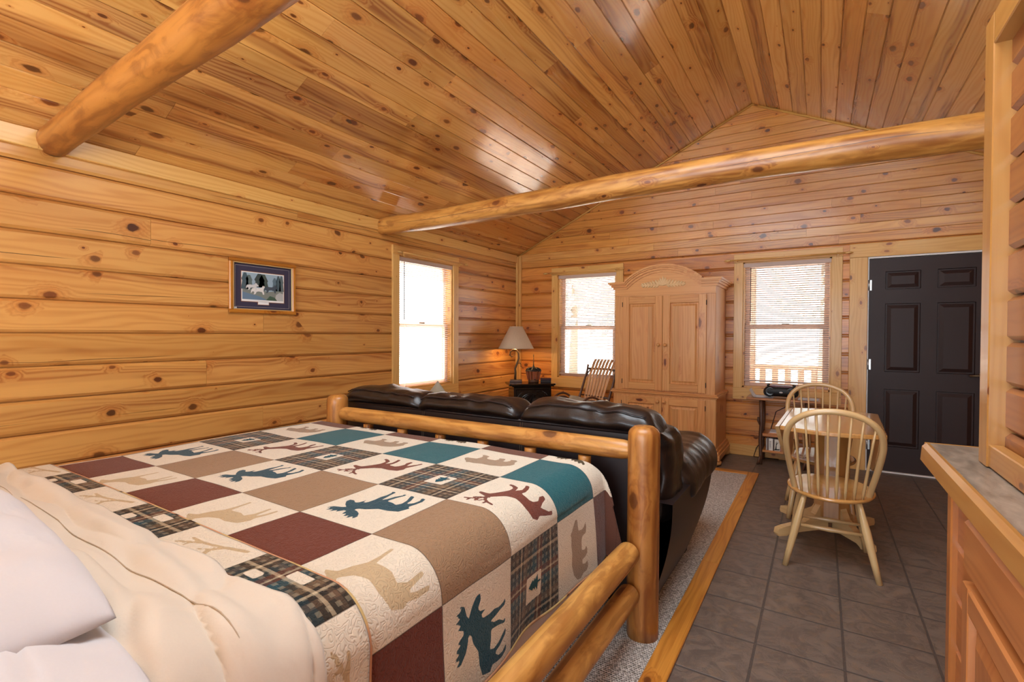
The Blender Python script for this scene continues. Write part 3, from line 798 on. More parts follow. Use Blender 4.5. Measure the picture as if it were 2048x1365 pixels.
DEER_S = [([(.66, .72), (.58, .80), (.50, .86), (.48, .95)], .027), ([(.58, .80), (.60, .92)], .021), ([(.70, .74), (.76, .84), (.84, .88), (.90, .96)], .027), ([(.76, .84), (.74, .94)], .021), ([(.84, .88), (.94, .88)], .018)]
TREE = [[(.475, .38), (.475, .43), (.40, .44), (.45, .48), (.42, .49), (.46, .53), (.43, .54), (.485, .62), (.54, .54), (.51, .53), (.55, .49), (.52, .48), (.57, .44), (.495, .43), (.495, .38)]]
ANT_S = [([(.15, .15), (.35, .30), (.42, .55), (.36, .85)], .022), ([(.36, .32), (.60, .42), (.82, .70)], .018), ([(.60, .42), (.78, .40)], .014), ([(.40, .50), (.52, .66)], .014), ([(.70, .55), (.70, .72)], .012)]
def sdf(P, polys, strokes=()):
    P = np.asarray(P); best = np.full(len(P), 9.0)
    for poly in polys:
        A = np.array(poly); Bq = np.roll(A, -1, 0)
        d = np.full(len(P), 9.0); ins = np.zeros(len(P), bool)
        for a, c in zip(A, Bq):
            e = c - a; w = P - a
            t = np.clip((w @ e) / (e @ e), 0, 1)
            d = np.minimum(d, np.hypot(*(w - t[:, None] * e).T))
            cond = (a[1] > P[:, 1]) != (c[1] > P[:, 1])
            with np.errstate(divide='ignore', invalid='ignore'):
                xi = (c[0] - a[0]) * (P[:, 1] - a[1]) / (c[1] - a[1] + 1e-12) + a[0]
            ins ^= cond & (P[:, 0] < xi)
        best = np.minimum(best, np.where(ins, -d, d))
    for pl, r in strokes:
        for a, c in zip(pl[:-1], pl[1:]):
            a = np.array(a); e = np.array(c) - a; w = P - a
            t = np.clip((w @ e) / (e @ e), 0, 1)
            best = np.minimum(best, np.hypot(*(w - t[:, None] * e).T) - r)
    return best
CREAM = srgb(220, 210, 190); TEAL = srgb(24, 92, 100); TAN = srgb(150, 120, 90); BROWN = srgb(104, 66, 52); MAROON = srgb(104, 50, 36)
OLIVE = srgb(74, 62, 38); BEIGE = srgb(190, 168, 132); ELKC = srgb(112, 58, 44); TAUPE = srgb(158, 136, 112); DTEAL = srgb(24, 70, 84)
ODD = {4: TEAL, 3: BROWN, 2: TEAL, 0: TAN, -1: MAROON}
MOT = {3: (MOOSE, (), OLIVE), 2: (BEAR, (), TAUPE), 1: (ELK, ELK_S, ELKC), 0: (MOOSE, (), DTEAL), -1: (DEER, DEER_S, BEIGE), 4: (BEAR, (), TAUPE)}
SQ, QX0, QY0 = .3205, 2.512, .945
def quilt_mat():
    t = NT('patchwork_quilt')
    u, v = t.uv()
    ab = t.n('ShaderNodeAttribute', attribute_name='base'); am = t.n('ShaderNodeAttribute', attribute_name='mot'); ad = t.n('ShaderNodeAttribute', attribute_name='sdf')
    mask = t.ss(ad.outputs['Fac'], .0035, -.0035)
    fu = t.m2('FRACT', t.m2('MULTIPLY', u, 1.0)); fv = t.m2('FRACT', v)
    st = [(0, srgb(52, 42, 30)), (.10, srgb(96, 74, 54)), (.16, srgb(30, 26, 22)), (.20, srgb(196, 180, 150)), (.225, srgb(30, 26, 22)), (.26, srgb(120, 96, 70)), (.34, srgb(44, 52, 50)), (.44, srgb(28, 84, 96)), (.54, srgb(104, 56, 40)), (.58, srgb(196, 180, 150)), (.6, srgb(104, 56, 40)), (.66, srgb(26, 58, 66)), (.76, srgb(48, 40, 30)), (.82, srgb(190, 172, 140)), (.85, srgb(40, 34, 26)), (.9, srgb(92, 72, 54)), (.95, srgb(44, 38, 28))]
    pc = t.mix(.5, t.ramp(fu, st, 'CONSTANT'), t.ramp(fv, st, 'CONSTANT'))
    chk = t.m2('MULTIPLY', t.m2('GREATER_THAN', t.m2('FRACT', t.m2('MULTIPLY', u, 13.0)), .5), t.m2('GREATER_THAN', t.m2('FRACT', t.m2('MULTIPLY', v, 13.0)), .5))
    pc = t.mix(t.m2('MULTIPLY', chk, .25), pc, srgb(190, 176, 146))
    c = t.mix(ab.outputs['Alpha'], ab.outputs['Color'], pc)
    c = t.mix(mask, c, am.outputs['Color'])
    # dark seam between squares
    e = t.m2('MAXIMUM', t.m2('ABSOLUTE', t.m2('SUBTRACT', fu, .5)), t.m2('ABSOLUTE', t.m2('SUBTRACT', fv, .5)))
    seam = t.ss(e, .493, .4975)
    c = t.mix(t.m2('MULTIPLY', seam, .7), c, srgb(50, 38, 30))
    vec = t.comb(u, v)
    q = t.noise(vec, 16.0, 1.0, .4, dist=.35)
    line = t.ss(t.m2('ABSOLUTE', t.m2('SUBTRACT', t.m2('FRACT', t.m2('MULTIPLY', q, 7.0)), .5)), .0, .32)
    fine = t.noise(vec, 300.0, 2.0)
    t.bump(t.m2('ADD', t.m2('SUBTRACT', line, t.m2('MULTIPLY', seam, .9)), t.m2('MULTIPLY', fine, .06)), .34, .0042)
    c = t.mix(t.m2('MULTIPLY', t.m2('SUBTRACT', 1.0, line), .16), c, t.mix(1.0, c, (.45, .42, .4, 1), 'MULTIPLY'))
    t.fin(c, .75, spec=.25)
    t.p.inputs['Sheen Weight'].default_value = .2; t.p.inputs['Sheen Roughness'].default_value = .4
    return t.m
M_quilt = quilt_mat()
def cloth(name, mat, cells, S, origin, N, lim, off, pattern, parent=None, shape=None, thick=.006):
    """cells: list of (c,r); c counts to the wall, r to the foot; lim = (ymin,ymax,xmin,xmax) in cloth coordinates"""
    ox, oy = origin
    cs = sorted({c for c, r in cells}); rs = sorted({r for c, r in cells})
    ca = np.concatenate([np.arange(N) / N + c for c in cs] + [[cs[-1] + 1.0]])
    va = np.concatenate([np.arange(N) / N + r for r in rs] + [[rs[-1] + 1.0]])
    va = va[(oy + va * S >= lim[0] - 1e-6) & (oy + va * S <= lim[1] + 1e-6)]
    ca = ca[(ox - ca * S >= lim[2] - 1e-6) & (ox - ca * S <= lim[3] + 1e-6)]
    nu, nv = len(ca), len(va)
    verts = [wrap(ox - a * S, oy + w * S, off) if shape is None else shape(ox - a * S, oy + w * S) for w in va for a in ca]
    gi = np.arange(nu * nv).reshape(nv, nu)
    f = np.stack([gi[:-1, :-1], gi[1:, :-1], gi[1:, 1:], gi[:-1, 1:]], -1).reshape(-1, 4)
    me = bpy.data.meshes.new(name)
    me.from_pydata(verts, [], f.tolist())
    A, W = np.meshgrid(ca, va)
    A = A.ravel(); W = W.ravel()
    ul = me.uv_layers.new(name='UVMap'); ul.data.foreach_set('uv', np.stack([A[f], W[f]], -1).ravel())
    fc = np.floor((A[f[:, 0]] + A[f[:, 2]]) / 2).astype(int); fr = np.floor((W[f[:, 0]] + W[f[:, 2]]) / 2).astype(int)
    base = np.zeros((len(f), 4)); mot = np.zeros((len(f), 4)); sd = np.full(nu * nv, 1.0)
    vc = np.floor(A + 1e-9).astype(int); vr = np.floor(W + 1e-9).astype(int)
    for c in cs:
        for r in rs:
            k = (fc == c) & (fr == r)
            if not k.any(): continue
            bcol, mcol, polys, strokes, plaid = pattern(c, r)
            base[k] = (*bcol[:3], 1.0 if plaid else 0.0); mot[k] = mcol
            if polys or strokes:
                q = (vc == c) & (vr == r)
                P = np.stack([A[q] - c, 1 - (W[q] - r)], -1)
                if not plaid and name == 'patchwork_quilt': P = (P - .5) / .87 + (.49, .52)
                sd[q] = sdf(P, polys, strokes)
    for nm, arr in (('base', base), ('mot', mot)):
        ca_ = me.color_attributes.new(nm, 'FLOAT_COLOR', 'CORNER'); ca_.data.foreach_set('color', np.repeat(arr, 4, 0).ravel())
    at = me.attributes.new('sdf', 'FLOAT', 'POINT'); at.data.foreach_set('value', sd)
    me.polygons.foreach_set('use_smooth', [True] * len(f))
    me.materials.append(mat)
    o = link(name, me, parent)
    m = o.modifiers.new('thickness', 'SOLIDIFY'); m.thickness = thick; m.offset = 1
    return o
BOXP = [[(.34, .36), (.63, .36), (.63, .64), (.34, .64)]]
def quilt_pattern(c, r):
    if r == 4: return BROWN, CREAM, (), (), False
    if (c + r) % 2 == 0:
        p, s, col = MOT[r]; return CREAM, col, p, s, False
    if r == 1: return CREAM, CREAM, [[(.36, .36), (.63, .36), (.63, .66), (.36, .66)]], (), True
    return ODD[r], CREAM, (), (), False
YBIND = .705
q = cloth('patchwork_quilt', M_quilt, [(c, r) for c in range(-2, 7) for r in range(-1, 5)], SQ, (QX0, QY0), 48, (YBIND - .03, MY1 + .10 + .26, .55, QX0 + 1.91 * SQ), .014, quilt_pattern)
tag(q, 'patchwork quilt with moose, elk and bear squares covering the bed', 'quilt')
# little teal pines in the cream centres of the plaid squares
M_teal = plain('teal_cotton', (28, 78, 90), .8)
for c in range(-2, 6):
    if (c + 1) % 2 == 1:
        b = MB(); TR = TREE[0]
        vs = [wrap(QX0 - (c + p[0]) * SQ, QY0 + (1 + 1 - p[1]) * SQ, .0212) for p in TR]
        cen = wrap(QX0 - (c + .485) * SQ, QY0 + (1 + .51) * SQ, .0215)
        nT = len(TR)
        vs.append(cen)
        b.add(vs, [(i, (i + 1) % nT, nT) for i in range(nT)], [[(0, 0)] * 3] * nT)
        b.build('pine_tree_patch', M_teal, q)
# folded-back head strip
PL_OFF = .30
ANT_V = [([(x, .02 + y * .36) for x, y in pl], w) for pl, w in ANT_S]
def strip_pattern(c, r):
    if c % 2 == 0: return CREAM, BEIGE, (), ANT_V, False
    return CREAM, CREAM, [[(.36, .05), (.56, .05), (.56, .15), (.36, .15)], [(.70, .20), (.84, .20), (.84, .29), (.70, .29)]], (), True
st_o = cloth('fold_back', M_quilt, [(c, r) for c in range(-3, 7) for r in range(-2, 0)], SQ, (QX0 - .10, QY0 + .08), 36, (.50, YBIND, .55, QX0 + 1.9 * SQ), .026, strip_pattern, parent=q)
st_o['label'] = 'folded-back reverse with plaid squares and antlers'
def bind_mat():
    t = NT('camo_binding'); u, v = t.uv()
    n1 = t.noise(t.comb(t.m2('MULTIPLY', u, 6.0), t.m2('MULTIPLY', v, 2.0)), 1.0, 2.0); n2 = t.noise(t.comb(t.m2('MULTIPLY', u, 5.0), 3.0), 1.0, 0.0)
    c = t.mix(t.ss(n2, .45, .52), srgb(206, 178, 120), srgb(200, 148, 112)); c = t.mix(t.ss(n1, .58, .61), c, srgb(52, 34, 24))
    return t.fin(c, .8, spec=.2)
M_bind = bind_mat()
b = MB(); pts = [wrap(.62 + i * (QX0 + 1.85 * SQ - .62) / 90, YBIND, .024) for i in range(91)]
b.tube(pts, .0115, 8, flat=(.6, 1.0)); b.build('binding', M_bind, q)
b = MB(); pts = []
for i in range(71):
    yy = YBIND - .02 + i * (MY1 - .02 - YBIND) / 70; p = wrap(QX0 + 1.905 * SQ, yy, .014); pts.append((p[0] + .002, p[1], p[2]))
b.tube(pts, .007, 8); b.build('binding', M_bind, q)

# --- turned-down sheet with a soft roll, and two stacked pillows
def sheet_pt(cx, cy):
    x, y, z = wrap(cx, cy, .034, .5)
    side = z < MT - .05
    ff = (cy - .02) / .6
    lean = cy + .055 * (cx - 1.8)            # folds run slightly askew
    roll = .040 * math.exp(-((lean - .40) / .060) ** 2) + .014 * math.exp(-((lean - .535) / .030) ** 2)
    n = mnoise.noise(Vector((cx * 2.2, lean * 9.0, 0))) * .018 + mnoise.noise(Vector((cx * 5 + lean * 8, lean * 16, 3))) * .009
    n -= .016 * (1 - min(1, abs(mnoise.noise(Vector((cx * 2.0 + 5, lean * 7 + cx * 1.2, 2)))) * 7)) * .8
    n += .014 * max(0, mnoise.noise(Vector((cx * 3.5 + lean * 6, lean * 6 - cx * 2.5, 8))))
    k = 1.0 if not side else .25
    z += (roll + n + .012) * k * min(1, max(0, (.615 - cy) / .04) + .15)
    if side: x += (n * .8 + roll * .4)
    return x, y, z
b = MB(); X0, X1 = .55, 3.14
nu, nv = 200, 110
b.grid(lambda a, c: sheet_pt(X0 + a * (X1 - X0), -.03 + c * (.588 + .03 + .006 * math.sin(a * 31))), nu, nv)
sh = b.build('bed_sheet', M_sheet); m = sh.modifiers.new('t', 'SOLIDIFY'); m.thickness = .008; m.offset = 1
tag(sh, 'cream top sheet turned down over the head end of the quilt', 'sheet')
b = MB(); b.tube([(lambda p: (p[0], p[1], p[2] + .0095))(sheet_pt(.6 + i * 2.2 / 80, .462)) for i in range(81)], .0013, 5); b.build('hem_seam', plain('hem_thread', (186, 170, 148), .9), sh)
def pillow(name, label, c, hx, hy, hz, rot, seed, group=None):
    t = MB(); n = 56
    def S(a, c2, sg):
        u, v = a * 2 - 1, c2 * 2 - 1
        e = max(0.0, (1 - abs(u) ** 3.2)) ** .55 * max(0.0, (1 - abs(v) ** 3.0)) ** .55
        ru, rv = abs(u) ** 3, abs(v) ** 3
        x = u * hx * (1 - .05 * rv * ru); y = v * hy * (1 - .07 * ru * rv)
        w = mnoise.noise(Vector((u * 1.6 + seed, v * 1.6, sg))) * .3 + mnoise.noise(Vector((u * 4 + seed, v * 3, sg + 4))) * .14 - .10 * max(0, 1 - abs(mnoise.noise(Vector((u * 3 + seed, v * 5 + u * 2, 7)))) * 6)
        return (x, y, sg * hz * e * (1 + w) * (1 if sg > 0 else .35))
    t.grid(lambda a, c2: S(a, c2, 1), n, n); t.grid(lambda a, c2: S(a, c2, -1), n, n, flip=True)
    o = t.build(name, M_pillow, merge=.0006); o.location = c; o.rotation_euler = rot
    return tag(o, label, 'pillow', group)
pillow('pillow', 'upper white pillow at the head of the bed', (2.15, .085, .868), .475, .285, .085, (-.02, .04, -.05), 2.0)
pillow('pillow', 'lower white pillow beneath the upper one, nearer the side rail', (2.36, .075, .795), .48, .275, .072, (-.02, -.02, -.05), 5.0)

# ------------------------------------------------------------------ leather sofa
SX0, SX1, SY = .86, 2.95, 2.20
sofa = thing('sofa', 'dark brown leather sofa backed against the foot of the bed', 'sofa', (1.9, 2.75, 0))
Mi = Matrix.Translation((-1.9, -2.75, 0))
b = MB(); b.rbox(((SX0 + SX1) / 2 - .02, SY + .07, .455), ((SX1 - SX0) / 2 - .02, .065, .39), .03, (20, 6, 10), M=Mi); b.build('back_panel', M_leathers, sofa)
b = MB(); b.rbox(((SX0 + SX1) / 2, 2.74, .22), ((SX1 - SX0) / 2 - .1, .50, .16), .04, 8, M=Mi); b.build('base', M_leathers, sofa)
for x in (1.555, 2.235):
    for dx in (-.006, .006):
        b = MB(); b.tube([(x + dx, SY + .003, .20), (x + dx, SY + .003, .80), (x + dx, SY + .012, .838), (x + dx, SY + .03, .8465)], .0014, 5, M=Mi); b.build('stitching', M_stitch, sofa)
b = MB(); b.tube([(SX0 + .02, SY + .008, .842), (1.6, SY + .008, .846), (SX1 - .05, SY + .008, .846)], .007, 8, M=Mi); b.build('piping', M_leathers, sofa)
def cushion_fn(c, h, seed, amp, lean=0.0, zlean=.8, tuck=0.0):
    def fn(p):
        q = p - c
        u = q.x / h[0]; w = q.z / h[2]
        d = mnoise.noise(Vector((p.x * 5 + seed, p.y * 5, p.z * 5))) * amp + mnoise.noise(Vector((p.x * 13 + seed, p.y * 11, p.z * 11))) * amp * .45
        d += -abs(mnoise.noise(Vector((p.x * 9 + seed * 2, p.y * 9, p.z * 4)))) * amp * .9
        k = 1 - .0 * u
        r = p + q.normalized() * d
        # ends gather downwards
        r.z -= tuck * max(0, abs(u) - .45) ** 2 * 2.6 * max(0, w)
        if p.z > zlean: r.y -= lean * min(1, (p.z - zlean) / .08)
        return r
    return fn
cs = [(.86, 1.555), (1.50, 2.235), (2.225, 2.955)]
for i, (x0, x1) in enumerate(cs):
    top = (.955, .95, .965)[i]; lo = .43
    c = Vector(((x0 + x1) / 2, 2.44, (top + lo) / 2)); h = ((x1 - x0) / 2 + .008, .13, (top - lo) / 2)
    b = MB(); b.rbox(c, h, .085, (34, 14, 26), fn=cushion_fn(c, h, i * 7.3 + 2, .02, .15, .80, .05), M=Mi)
    cu = b.build('back_cushion', M_leather, sofa, merge=.0004)
    b = MB(); pts = [cushion_fn(c, h, i * 7.3 + 2, .02, .15, .80, .05)(Vector((x0 + .05 + k * (x1 - x0 - .10) / 24, 2.335, top - .016))) for k in range(25)]
    b.tube([(p[0], p[1] - .002, p[2] + .000) for p in pts], .0035, 6, M=Mi); b.build('seam', M_leathers, cu)
# gathered right end of the back and the wing below it
c = Vector((2.912, 2.41, .645)); h = (.078, .16, .235)
b = MB(); b.rbox(c, h, .07, (10, 14, 20), fn=cushion_fn(c, h, 31, .03, .10, .80), M=Mi); b.build('back_wing', M_leather, sofa, merge=.0004)
for i, (x0, x1) in enumerate(((1.05, 1.65), (1.66, 2.24), (2.25, 2.74))):
    c = Vector(((x0 + x1) / 2, 2.86, .40)); h = ((x1 - x0) / 2, .36, .085)
    b = MB(); b.rbox(c, h, .07, (14, 14, 8), fn=cushion_fn(c, h, i + 50, .012), M=Mi); b.build('seat_cushion', M_leather, sofa, merge=.0004)
for sg in (1, -1):
    X = (lambda x: x) if sg > 0 else (lambda x: SX0 + SX1 - x)
    b = MB(); n = 18; m = 26
    def side(a, t):
        # outer skin of the arm: swells out and in, front edge rolls back towards the floor
        z = .045 + t * .50
        bul = .905 + .105 * math.sin(min(1, t * 1.05) * PI / 2)
        yf = 3.055 + .215 * math.sin(min(1.0, t) * PI / 2) ** .9
        y = 2.215 + a * (yf - 2.215)
        ro = .10 * max(0, (a - .9) / .1) ** 2
        return (X(2.0 + bul - ro), y, z)
    b.grid(side, m, n, M=Mi)
    def front(a, t):
        p = side(1.0, t); return (p[0] + (X(2.70) - p[0]) * a, p[1] + .01 * math.sin(a * PI), p[2])
    b.grid(front, 8, n, M=Mi)
    b.grid(lambda a, t: (lambda p: (p[0] + (X(2.70) - p[0]) * a, p[1], p[2]))(side(t, 1.0)), 6, m, M=Mi)
    b.grid(lambda a, t: (lambda p: (p[0] + (X(2.70) - p[0]) * a, p[1], p[2]))(side(t, 0.0)), 6, m, M=Mi)
    b.grid(lambda a, t: (X(2.70), 2.215 + a * .85, .045 + t * .5), 4, 4, M=Mi)
    arm = b.build('arm', M_leathers, sofa)
    c = Vector((X(2.868), 2.92, .592)); h = (.162, .375, .092)
    def padfn(p, X=X, sg=sg):
        q = p - c
        r = cushion_fn(c, h, 77, .010)(p)
        if q.x * sg > .05: r.z -= (q.x * sg - .05) * .55
        r.z = min(r.z, .672 + (r.z - .672) * .35)
        wr = math.sin(q.y * 62 + q.x * 30 + 3 * mnoise.noise(p * 6)) * .0016 * (1 if q.z > 0 else 0); r.z += wr
        if q.y > .25: r.z += (q.y - .25) * .15
        r.z -= .03 * max(0, -q.y)
        return r
    b = MB(); b.rbox(c, h, .075, (18, 40, 10), fn=padfn, M=Mi); pad = b.build('arm_pad', M_leather, arm, merge=.0004)
    b = MB(); pts = [padfn(Vector((c.x + sg * (.128), 2.58 + k * .66 / 24, .562))) for k in range(25)]
    b.tube([(p[0] + sg * .016, p[1], p[2] + .004) for p in pts], .003, 6, M=Mi); b.build('stitching', M_stitch, arm)
for x, y in ((2.86, 3.03), (.95, 3.03), (2.86, 2.30), (.95, 2.30)):
    b = MB(); b.box((x - .03, y - .03, .0085), (x + .03, y + .03, .06), 2, .004, M=Mi); b.build('foot', M_blackm, sofa)
def throw(name, label, c, half, rot, mat):
    t = MB(); n = 26
    for sg in (1, -1):
        t.grid(lambda a, q, sg=sg: ((a * 2 - 1) * half * (1 - .08 * (1 - (q * 2 - 1) ** 2) * abs(a * 2 - 1)), (q * 2 - 1) * half * (1 - .08 * (1 - (a * 2 - 1) ** 2) * abs(q * 2 - 1)), sg * .075 * ((1 - abs(a * 2 - 1) ** 2.6) * (1 - abs(q * 2 - 1) ** 2.6)) ** .6), n, n, flip=sg < 0)
    o = t.build(name, mat, merge=.0006); o.location = c; o.rotation_euler = rot
    return tag(o, label, 'cushion')
throw('throw_pillow', 'grey-beige throw pillow peeking over the sofa back below the left wall window', (1.27, 2.66, .70), .19, (1.35, .72, .1), M_throw)
M_pattern = fabric('throw_patterned', (196, 182, 150), .3, 30.0)
throw('throw_pillow', 'patterned beige throw pillow tip beside the right end of the sofa back', (2.60, 2.69, .685), .185, (1.35, .35, -.1), M_pattern)

# ------------------------------------------------------------------ pine armoire
arm_o = thing('armoire', 'tall pine armoire with an arched carved top and four doors', 'armoire', (2.16, 5.52, 0))
Mi = Matrix.Translation((-2.16, -5.52, 0))
AX0, AX1, AY0, AY1 = 1.635, 2.672, 5.22, 5.812
b = MB(); 
b.box((AX0 - .012, AY0 - .015, .12), (AX1 + .015, AY1, .655), 2, .006, (.98, .95, .92), M=Mi); b.build('lower_body', M_arm, arm_o)
b = MB(); b.box((AX0, AY0, .70), (AX1, AY1, 1.80), 2, .004, (1.0, .98, .95), M=Mi)
b.box((AX0 + .09, AY0 - .004, 1.70), (AX1 - .09, AY0, 1.80), 0, .0, M=Mi); b.build('upper_body', M_arm, arm_o)
def molding(z0, z1, e, name, y0=AY0, tint=(1, .96, .92)):
    b = MB(); n = len(e)
    for i, ex in enumerate(e):
        za, zb_ = z0 + (z1 - z0) * i / n, z0 + (z1 - z0) * (i + 1) / n
        b.box((AX0 - ex, y0 - ex, za), (AX1 + ex, AY1, zb_), 0, .004, tint, M=Mi)
    return b.build(name, M_arm, arm_o)
molding(.655, .70, (.022, .036, .026), 'waist_molding')
molding(.055, .165, (.055, .058, .046, .030), 'plinth', tint=(.98, .92, .86))
for x in (AX0 - .03, AX1 + .03):
    for y in (AY0 - .03, AY1 - .085):
        b = MB(); b.lathe([(.03, 0.0), (.062, .012), (.068, .032), (.055, .054), (.045, .056)], (x + (.03 if x < 2 else -.03), y + .03, .0005), n=20, M=Mi); b.build('foot', M_arm, arm_o)
# pediment board and cornice following the arch
xc = (AX0 + AX1) / 2; ha = .385; zf = 1.80; rise = .165
def arch_z(x):
    d = abs(x - xc)
    if d >= ha: return zf
    R = (ha * ha + rise * rise) / (2 * rise)
    return zf + math.sqrt(R * R - d * d) - (R - rise)
xs_ = [AX0 + .0005] + [xc - ha + 2 * ha * i / 26 for i in range(27)] + [AX1 - .0005]
b = MB(); poly = [(AX0, 1.715), (AX1, 1.715)] + [(x, arch_z(x)) for x in reversed(xs_)]
b.prism([(p[0], p[1]) for p in poly], (0, AY0 - .012, 0), (1, 0, 0), (0, 0, 1), (0, 1, 0), .03, (1.02, .97, .92), M=Mi)
b.build('pediment', M_arm, arm_o)
b = MB()
path = [AX0 - .03] + [xc - ha + 2 * ha * i / 26 for i in range(27)] + [AX1 + .03]
for a0, a1, yo in ((-.014, .010, .024), (.010, .032, .040), (.032, .046, .056), (.046, .066, .068)):
    ex = yo - .005
    pts = [(AX0 - ex, zf)] + [(x, arch_z(x)) for x in path[1:-1]] + [(AX1 + ex, zf)]
    nm = []
    for i, p in enumerate(pts):
        p0 = pts[max(0, i - 1)]; p1 = pts[min(len(pts) - 1, i + 1)]
        t = Vector((p1[0] - p0[0], p1[1] - p0[1])).normalized(); nm.append((-t.y, t.x) if 0 < i < len(pts) - 1 else (0, 1))
    for i in range(len(pts) - 1):
        q = [(pts[i][0] + nm[i][0] * a0, pts[i][1] + nm[i][1] * a0), (pts[i + 1][0] + nm[i + 1][0] * a0, pts[i + 1][1] + nm[i + 1][1] * a0), (pts[i + 1][0] + nm[i + 1][0] * a1, pts[i + 1][1] + nm[i + 1][1] * a1), (pts[i][0] + nm[i][0] * a1, pts[i][1] + nm[i][1] * a1)]
        b.prism(q, (0, AY0 - yo, 0), (1, 0, 0), (0, 0, 1), (0, 1, 0), yo + .03, (1.02, .97, .93), M=Mi)
    for xa, xb in ((AX0 - ex, AX0 + .005), (AX1 - .005, AX1 + ex)):
        b.box((xa + .0006, AY0 - yo + .0008, zf + a0 + .0004), (xb - .0006, AY1, zf + a1 - .0004), 1, .0, (1.04, 1.0, .96), M=Mi)
b.box((AX0, AY0 + .02, zf - .002), (AX1, AY1, zf + .03), 0, 0, M=Mi)
b.build('cornice', M_arm, arm_o)
M_carve = plain('carved_pale_pine', (222, 184, 134), .5)
b = MB()
def leaf(x, z, l, w, ang):
    l *= 1.3; w *= 1.35
    n = 8; vs = []; fs = []; uv = []
    for i in range(n + 1):
        s = i / n; ww = w * math.sin(min(1, s * .94 + .06) * PI) ** .8
        for k in (-1, -.45, 0, .45, 1):
            px, pz = s * l, k * ww
            h = .010 * (1 - abs(k) ** 2) + (.003 if abs(k) == .45 else 0)
            vs.append((x + px * math.cos(ang) - pz * math.sin(ang), AY0 - .013 - h, z + px * math.sin(ang) + pz * math.cos(ang)))
    for i in range(n):
        for k in range(4):
            a = i * 5 + k; fs.append((a, a + 1, a + 6, a + 5)); uv.append([(0, 0)] * 4)
    b.add(vs, fs, uv, smooth=True, M=Mi)
for k in range(-3, 4):
    leaf(xc, 1.812, .075 - .006 * abs(k), .011, PI / 2 + k * .36)
for sg in (-1, 1):
    for i in range(6):
        x = xc + sg * (.045 + i * .030); 
        leaf(x, 1.815, .056 - .005 * i, .010, (PI / 2 - sg * .55) - sg * .06 * i); leaf(x, 1.815, .05 - .004 * i, .009, -sg * .0 + (0 if sg > 0 else PI) + sg * .12)
        leaf(x, 1.815, .03 - .002 * i, .008, (0 if sg > 0 else PI) - sg * .7)
    b.tube([(xc + sg * (.05 + .030 * math.cos(a) * (1 - a / 16)), AY0 - .018, 1.828 + .022 * math.sin(a) * (1 - a / 16)) for a in np.linspace(0, 9, 30)], .004, 6, M=Mi)
b.build('carving', M_carve, arm_o)
def arm_door(x0, x1, z0, z1, knob_x, knob_z, hinge_x, y=AY0 - .018):
    b = MB(); s = .075; tn = lambda: tuple(q * w for q, w in zip(jt(.06), (1.02, 1.0, .97)))
    b.box((x0, y, z0), (x0 + s, y + .018, z1), 2, .003, tn(), M=Mi); b.box((x1 - s, y, z0), (x1, y + .018, z1), 2, .003, tn(), M=Mi)
    b.box((x0 + s, y, z0), (x1 - s, y + .018, z0 + s), 0, .003, tn(), M=Mi); b.box((x0 + s, y, z1 - s), (x1 - s, y + .018, z1), 0, .003, tn(), M=Mi)
    raised_panel(b, x0 + s, x1 - s, z0 + s, z1 - s, y + .002, -1, rec=.012, ins=.018, rise=.009, tint=(1, .96, .9), M=Mi)
    xa, xb, za, zb_ = x0 + s + .034, x1 - s - .034, z0 + s + .034, z1 - s - .034
    w = [0, .28, .47, .72, 1.0] if hinge_x > xc else [0, .62, .8, 1.0]
    for i in range(len(w) - 1):
        b.box((xa + (xb - xa) * w[i], y + .0045, za), (xa + (xb - xa) * w[i + 1] - .0006, y + .006, zb_), 2, 0, jt(.15), M=Mi)
    d = b.build('door', M_arm, arm_o)
    b = MB(); b.lathe([(.011, 0), (.009, .012), (.017, .022), (.018, .030), (.010, .038), (0, .040)], n=18, tint=(1.02, .98, .92), M=Mi @ Matrix.Translation((knob_x, y, knob_z)) @ Matrix.Rotation(PI / 2, 4, 'X')); b.build('knob', M_arm, d)
    for z in (z0 + .08, z1 - .08):
        b = MB(); b.tube([(hinge_x, y - .001, z - .025), (hinge_x, y - .001, z + .025)], .004, 8, M=Mi); b.build('hinge', M_blackm, d)
for z0, z1, kz, y in ((.712, 1.702, 1.19, AY0 - .018), (.175, .640, .60, AY0 - .033)):
    arm_door(1.722, xc - .002, z0, z1, xc - .035, kz, 1.722, y); arm_door(xc + .002, 2.587, z0, z1, xc + .035, kz, 2.587, y)

# ------------------------------------------------------------------ corner stove, lamp, basket, box
stove = thing('electric_stove', 'black enamel stove with an arched door standing in the corner', 'stove', (.47, 5.36, 0), PI / 4); stove.scale = (.88, .88, 1)
b = MB(); b.box((-.27, -.16, .10), (.27, .17, .655), 0, .012); b.build('body', M_black, stove)
b = MB(); b.box((-.30, -.195, .655), (.30, .19, .668), 0, .004); b.box((-.315, -.21, .668), (.315, .20, .69), 0, .009); b.build('top', M_black, stove)
b = MB(); b.box((-.30, -.19, .07), (.30, .19, .10), 0, .008); b.build('ash_lip', M_black, stove)
for x in (-.25, .25):
    for y in (-.14, .14):
        b = MB(); b.tube([(x * .95, y * .95, .075), (x * 1.03, y * 1.05, .03), (x * 1.08, y * 1.1, .0)], [.022, .016, .02], 10); b.build('leg', M_black, stove)
b = MB(); b.box((-.235, -.176, .14), (.235, -.159, .62), 0, .006)
arcp = [(-.195, .17), (.195, .17)] + [(.195 * math.cos(a), .44 + .135 * math.sin(a)) for a in np.linspace(0, PI, 21)]
b.tube([(x, -.178, z) for x, z in arcp], .008, 8, closed=True)
dr_ = b.build('door', M_black, stove)
b = MB(); b.prism(arcp, (0, -.1765, 0), (1, 0, 0), (0, 0, 1), (0, -1, 0), .002); b.build('glass', M_stoveglass, dr_)
b = MB()
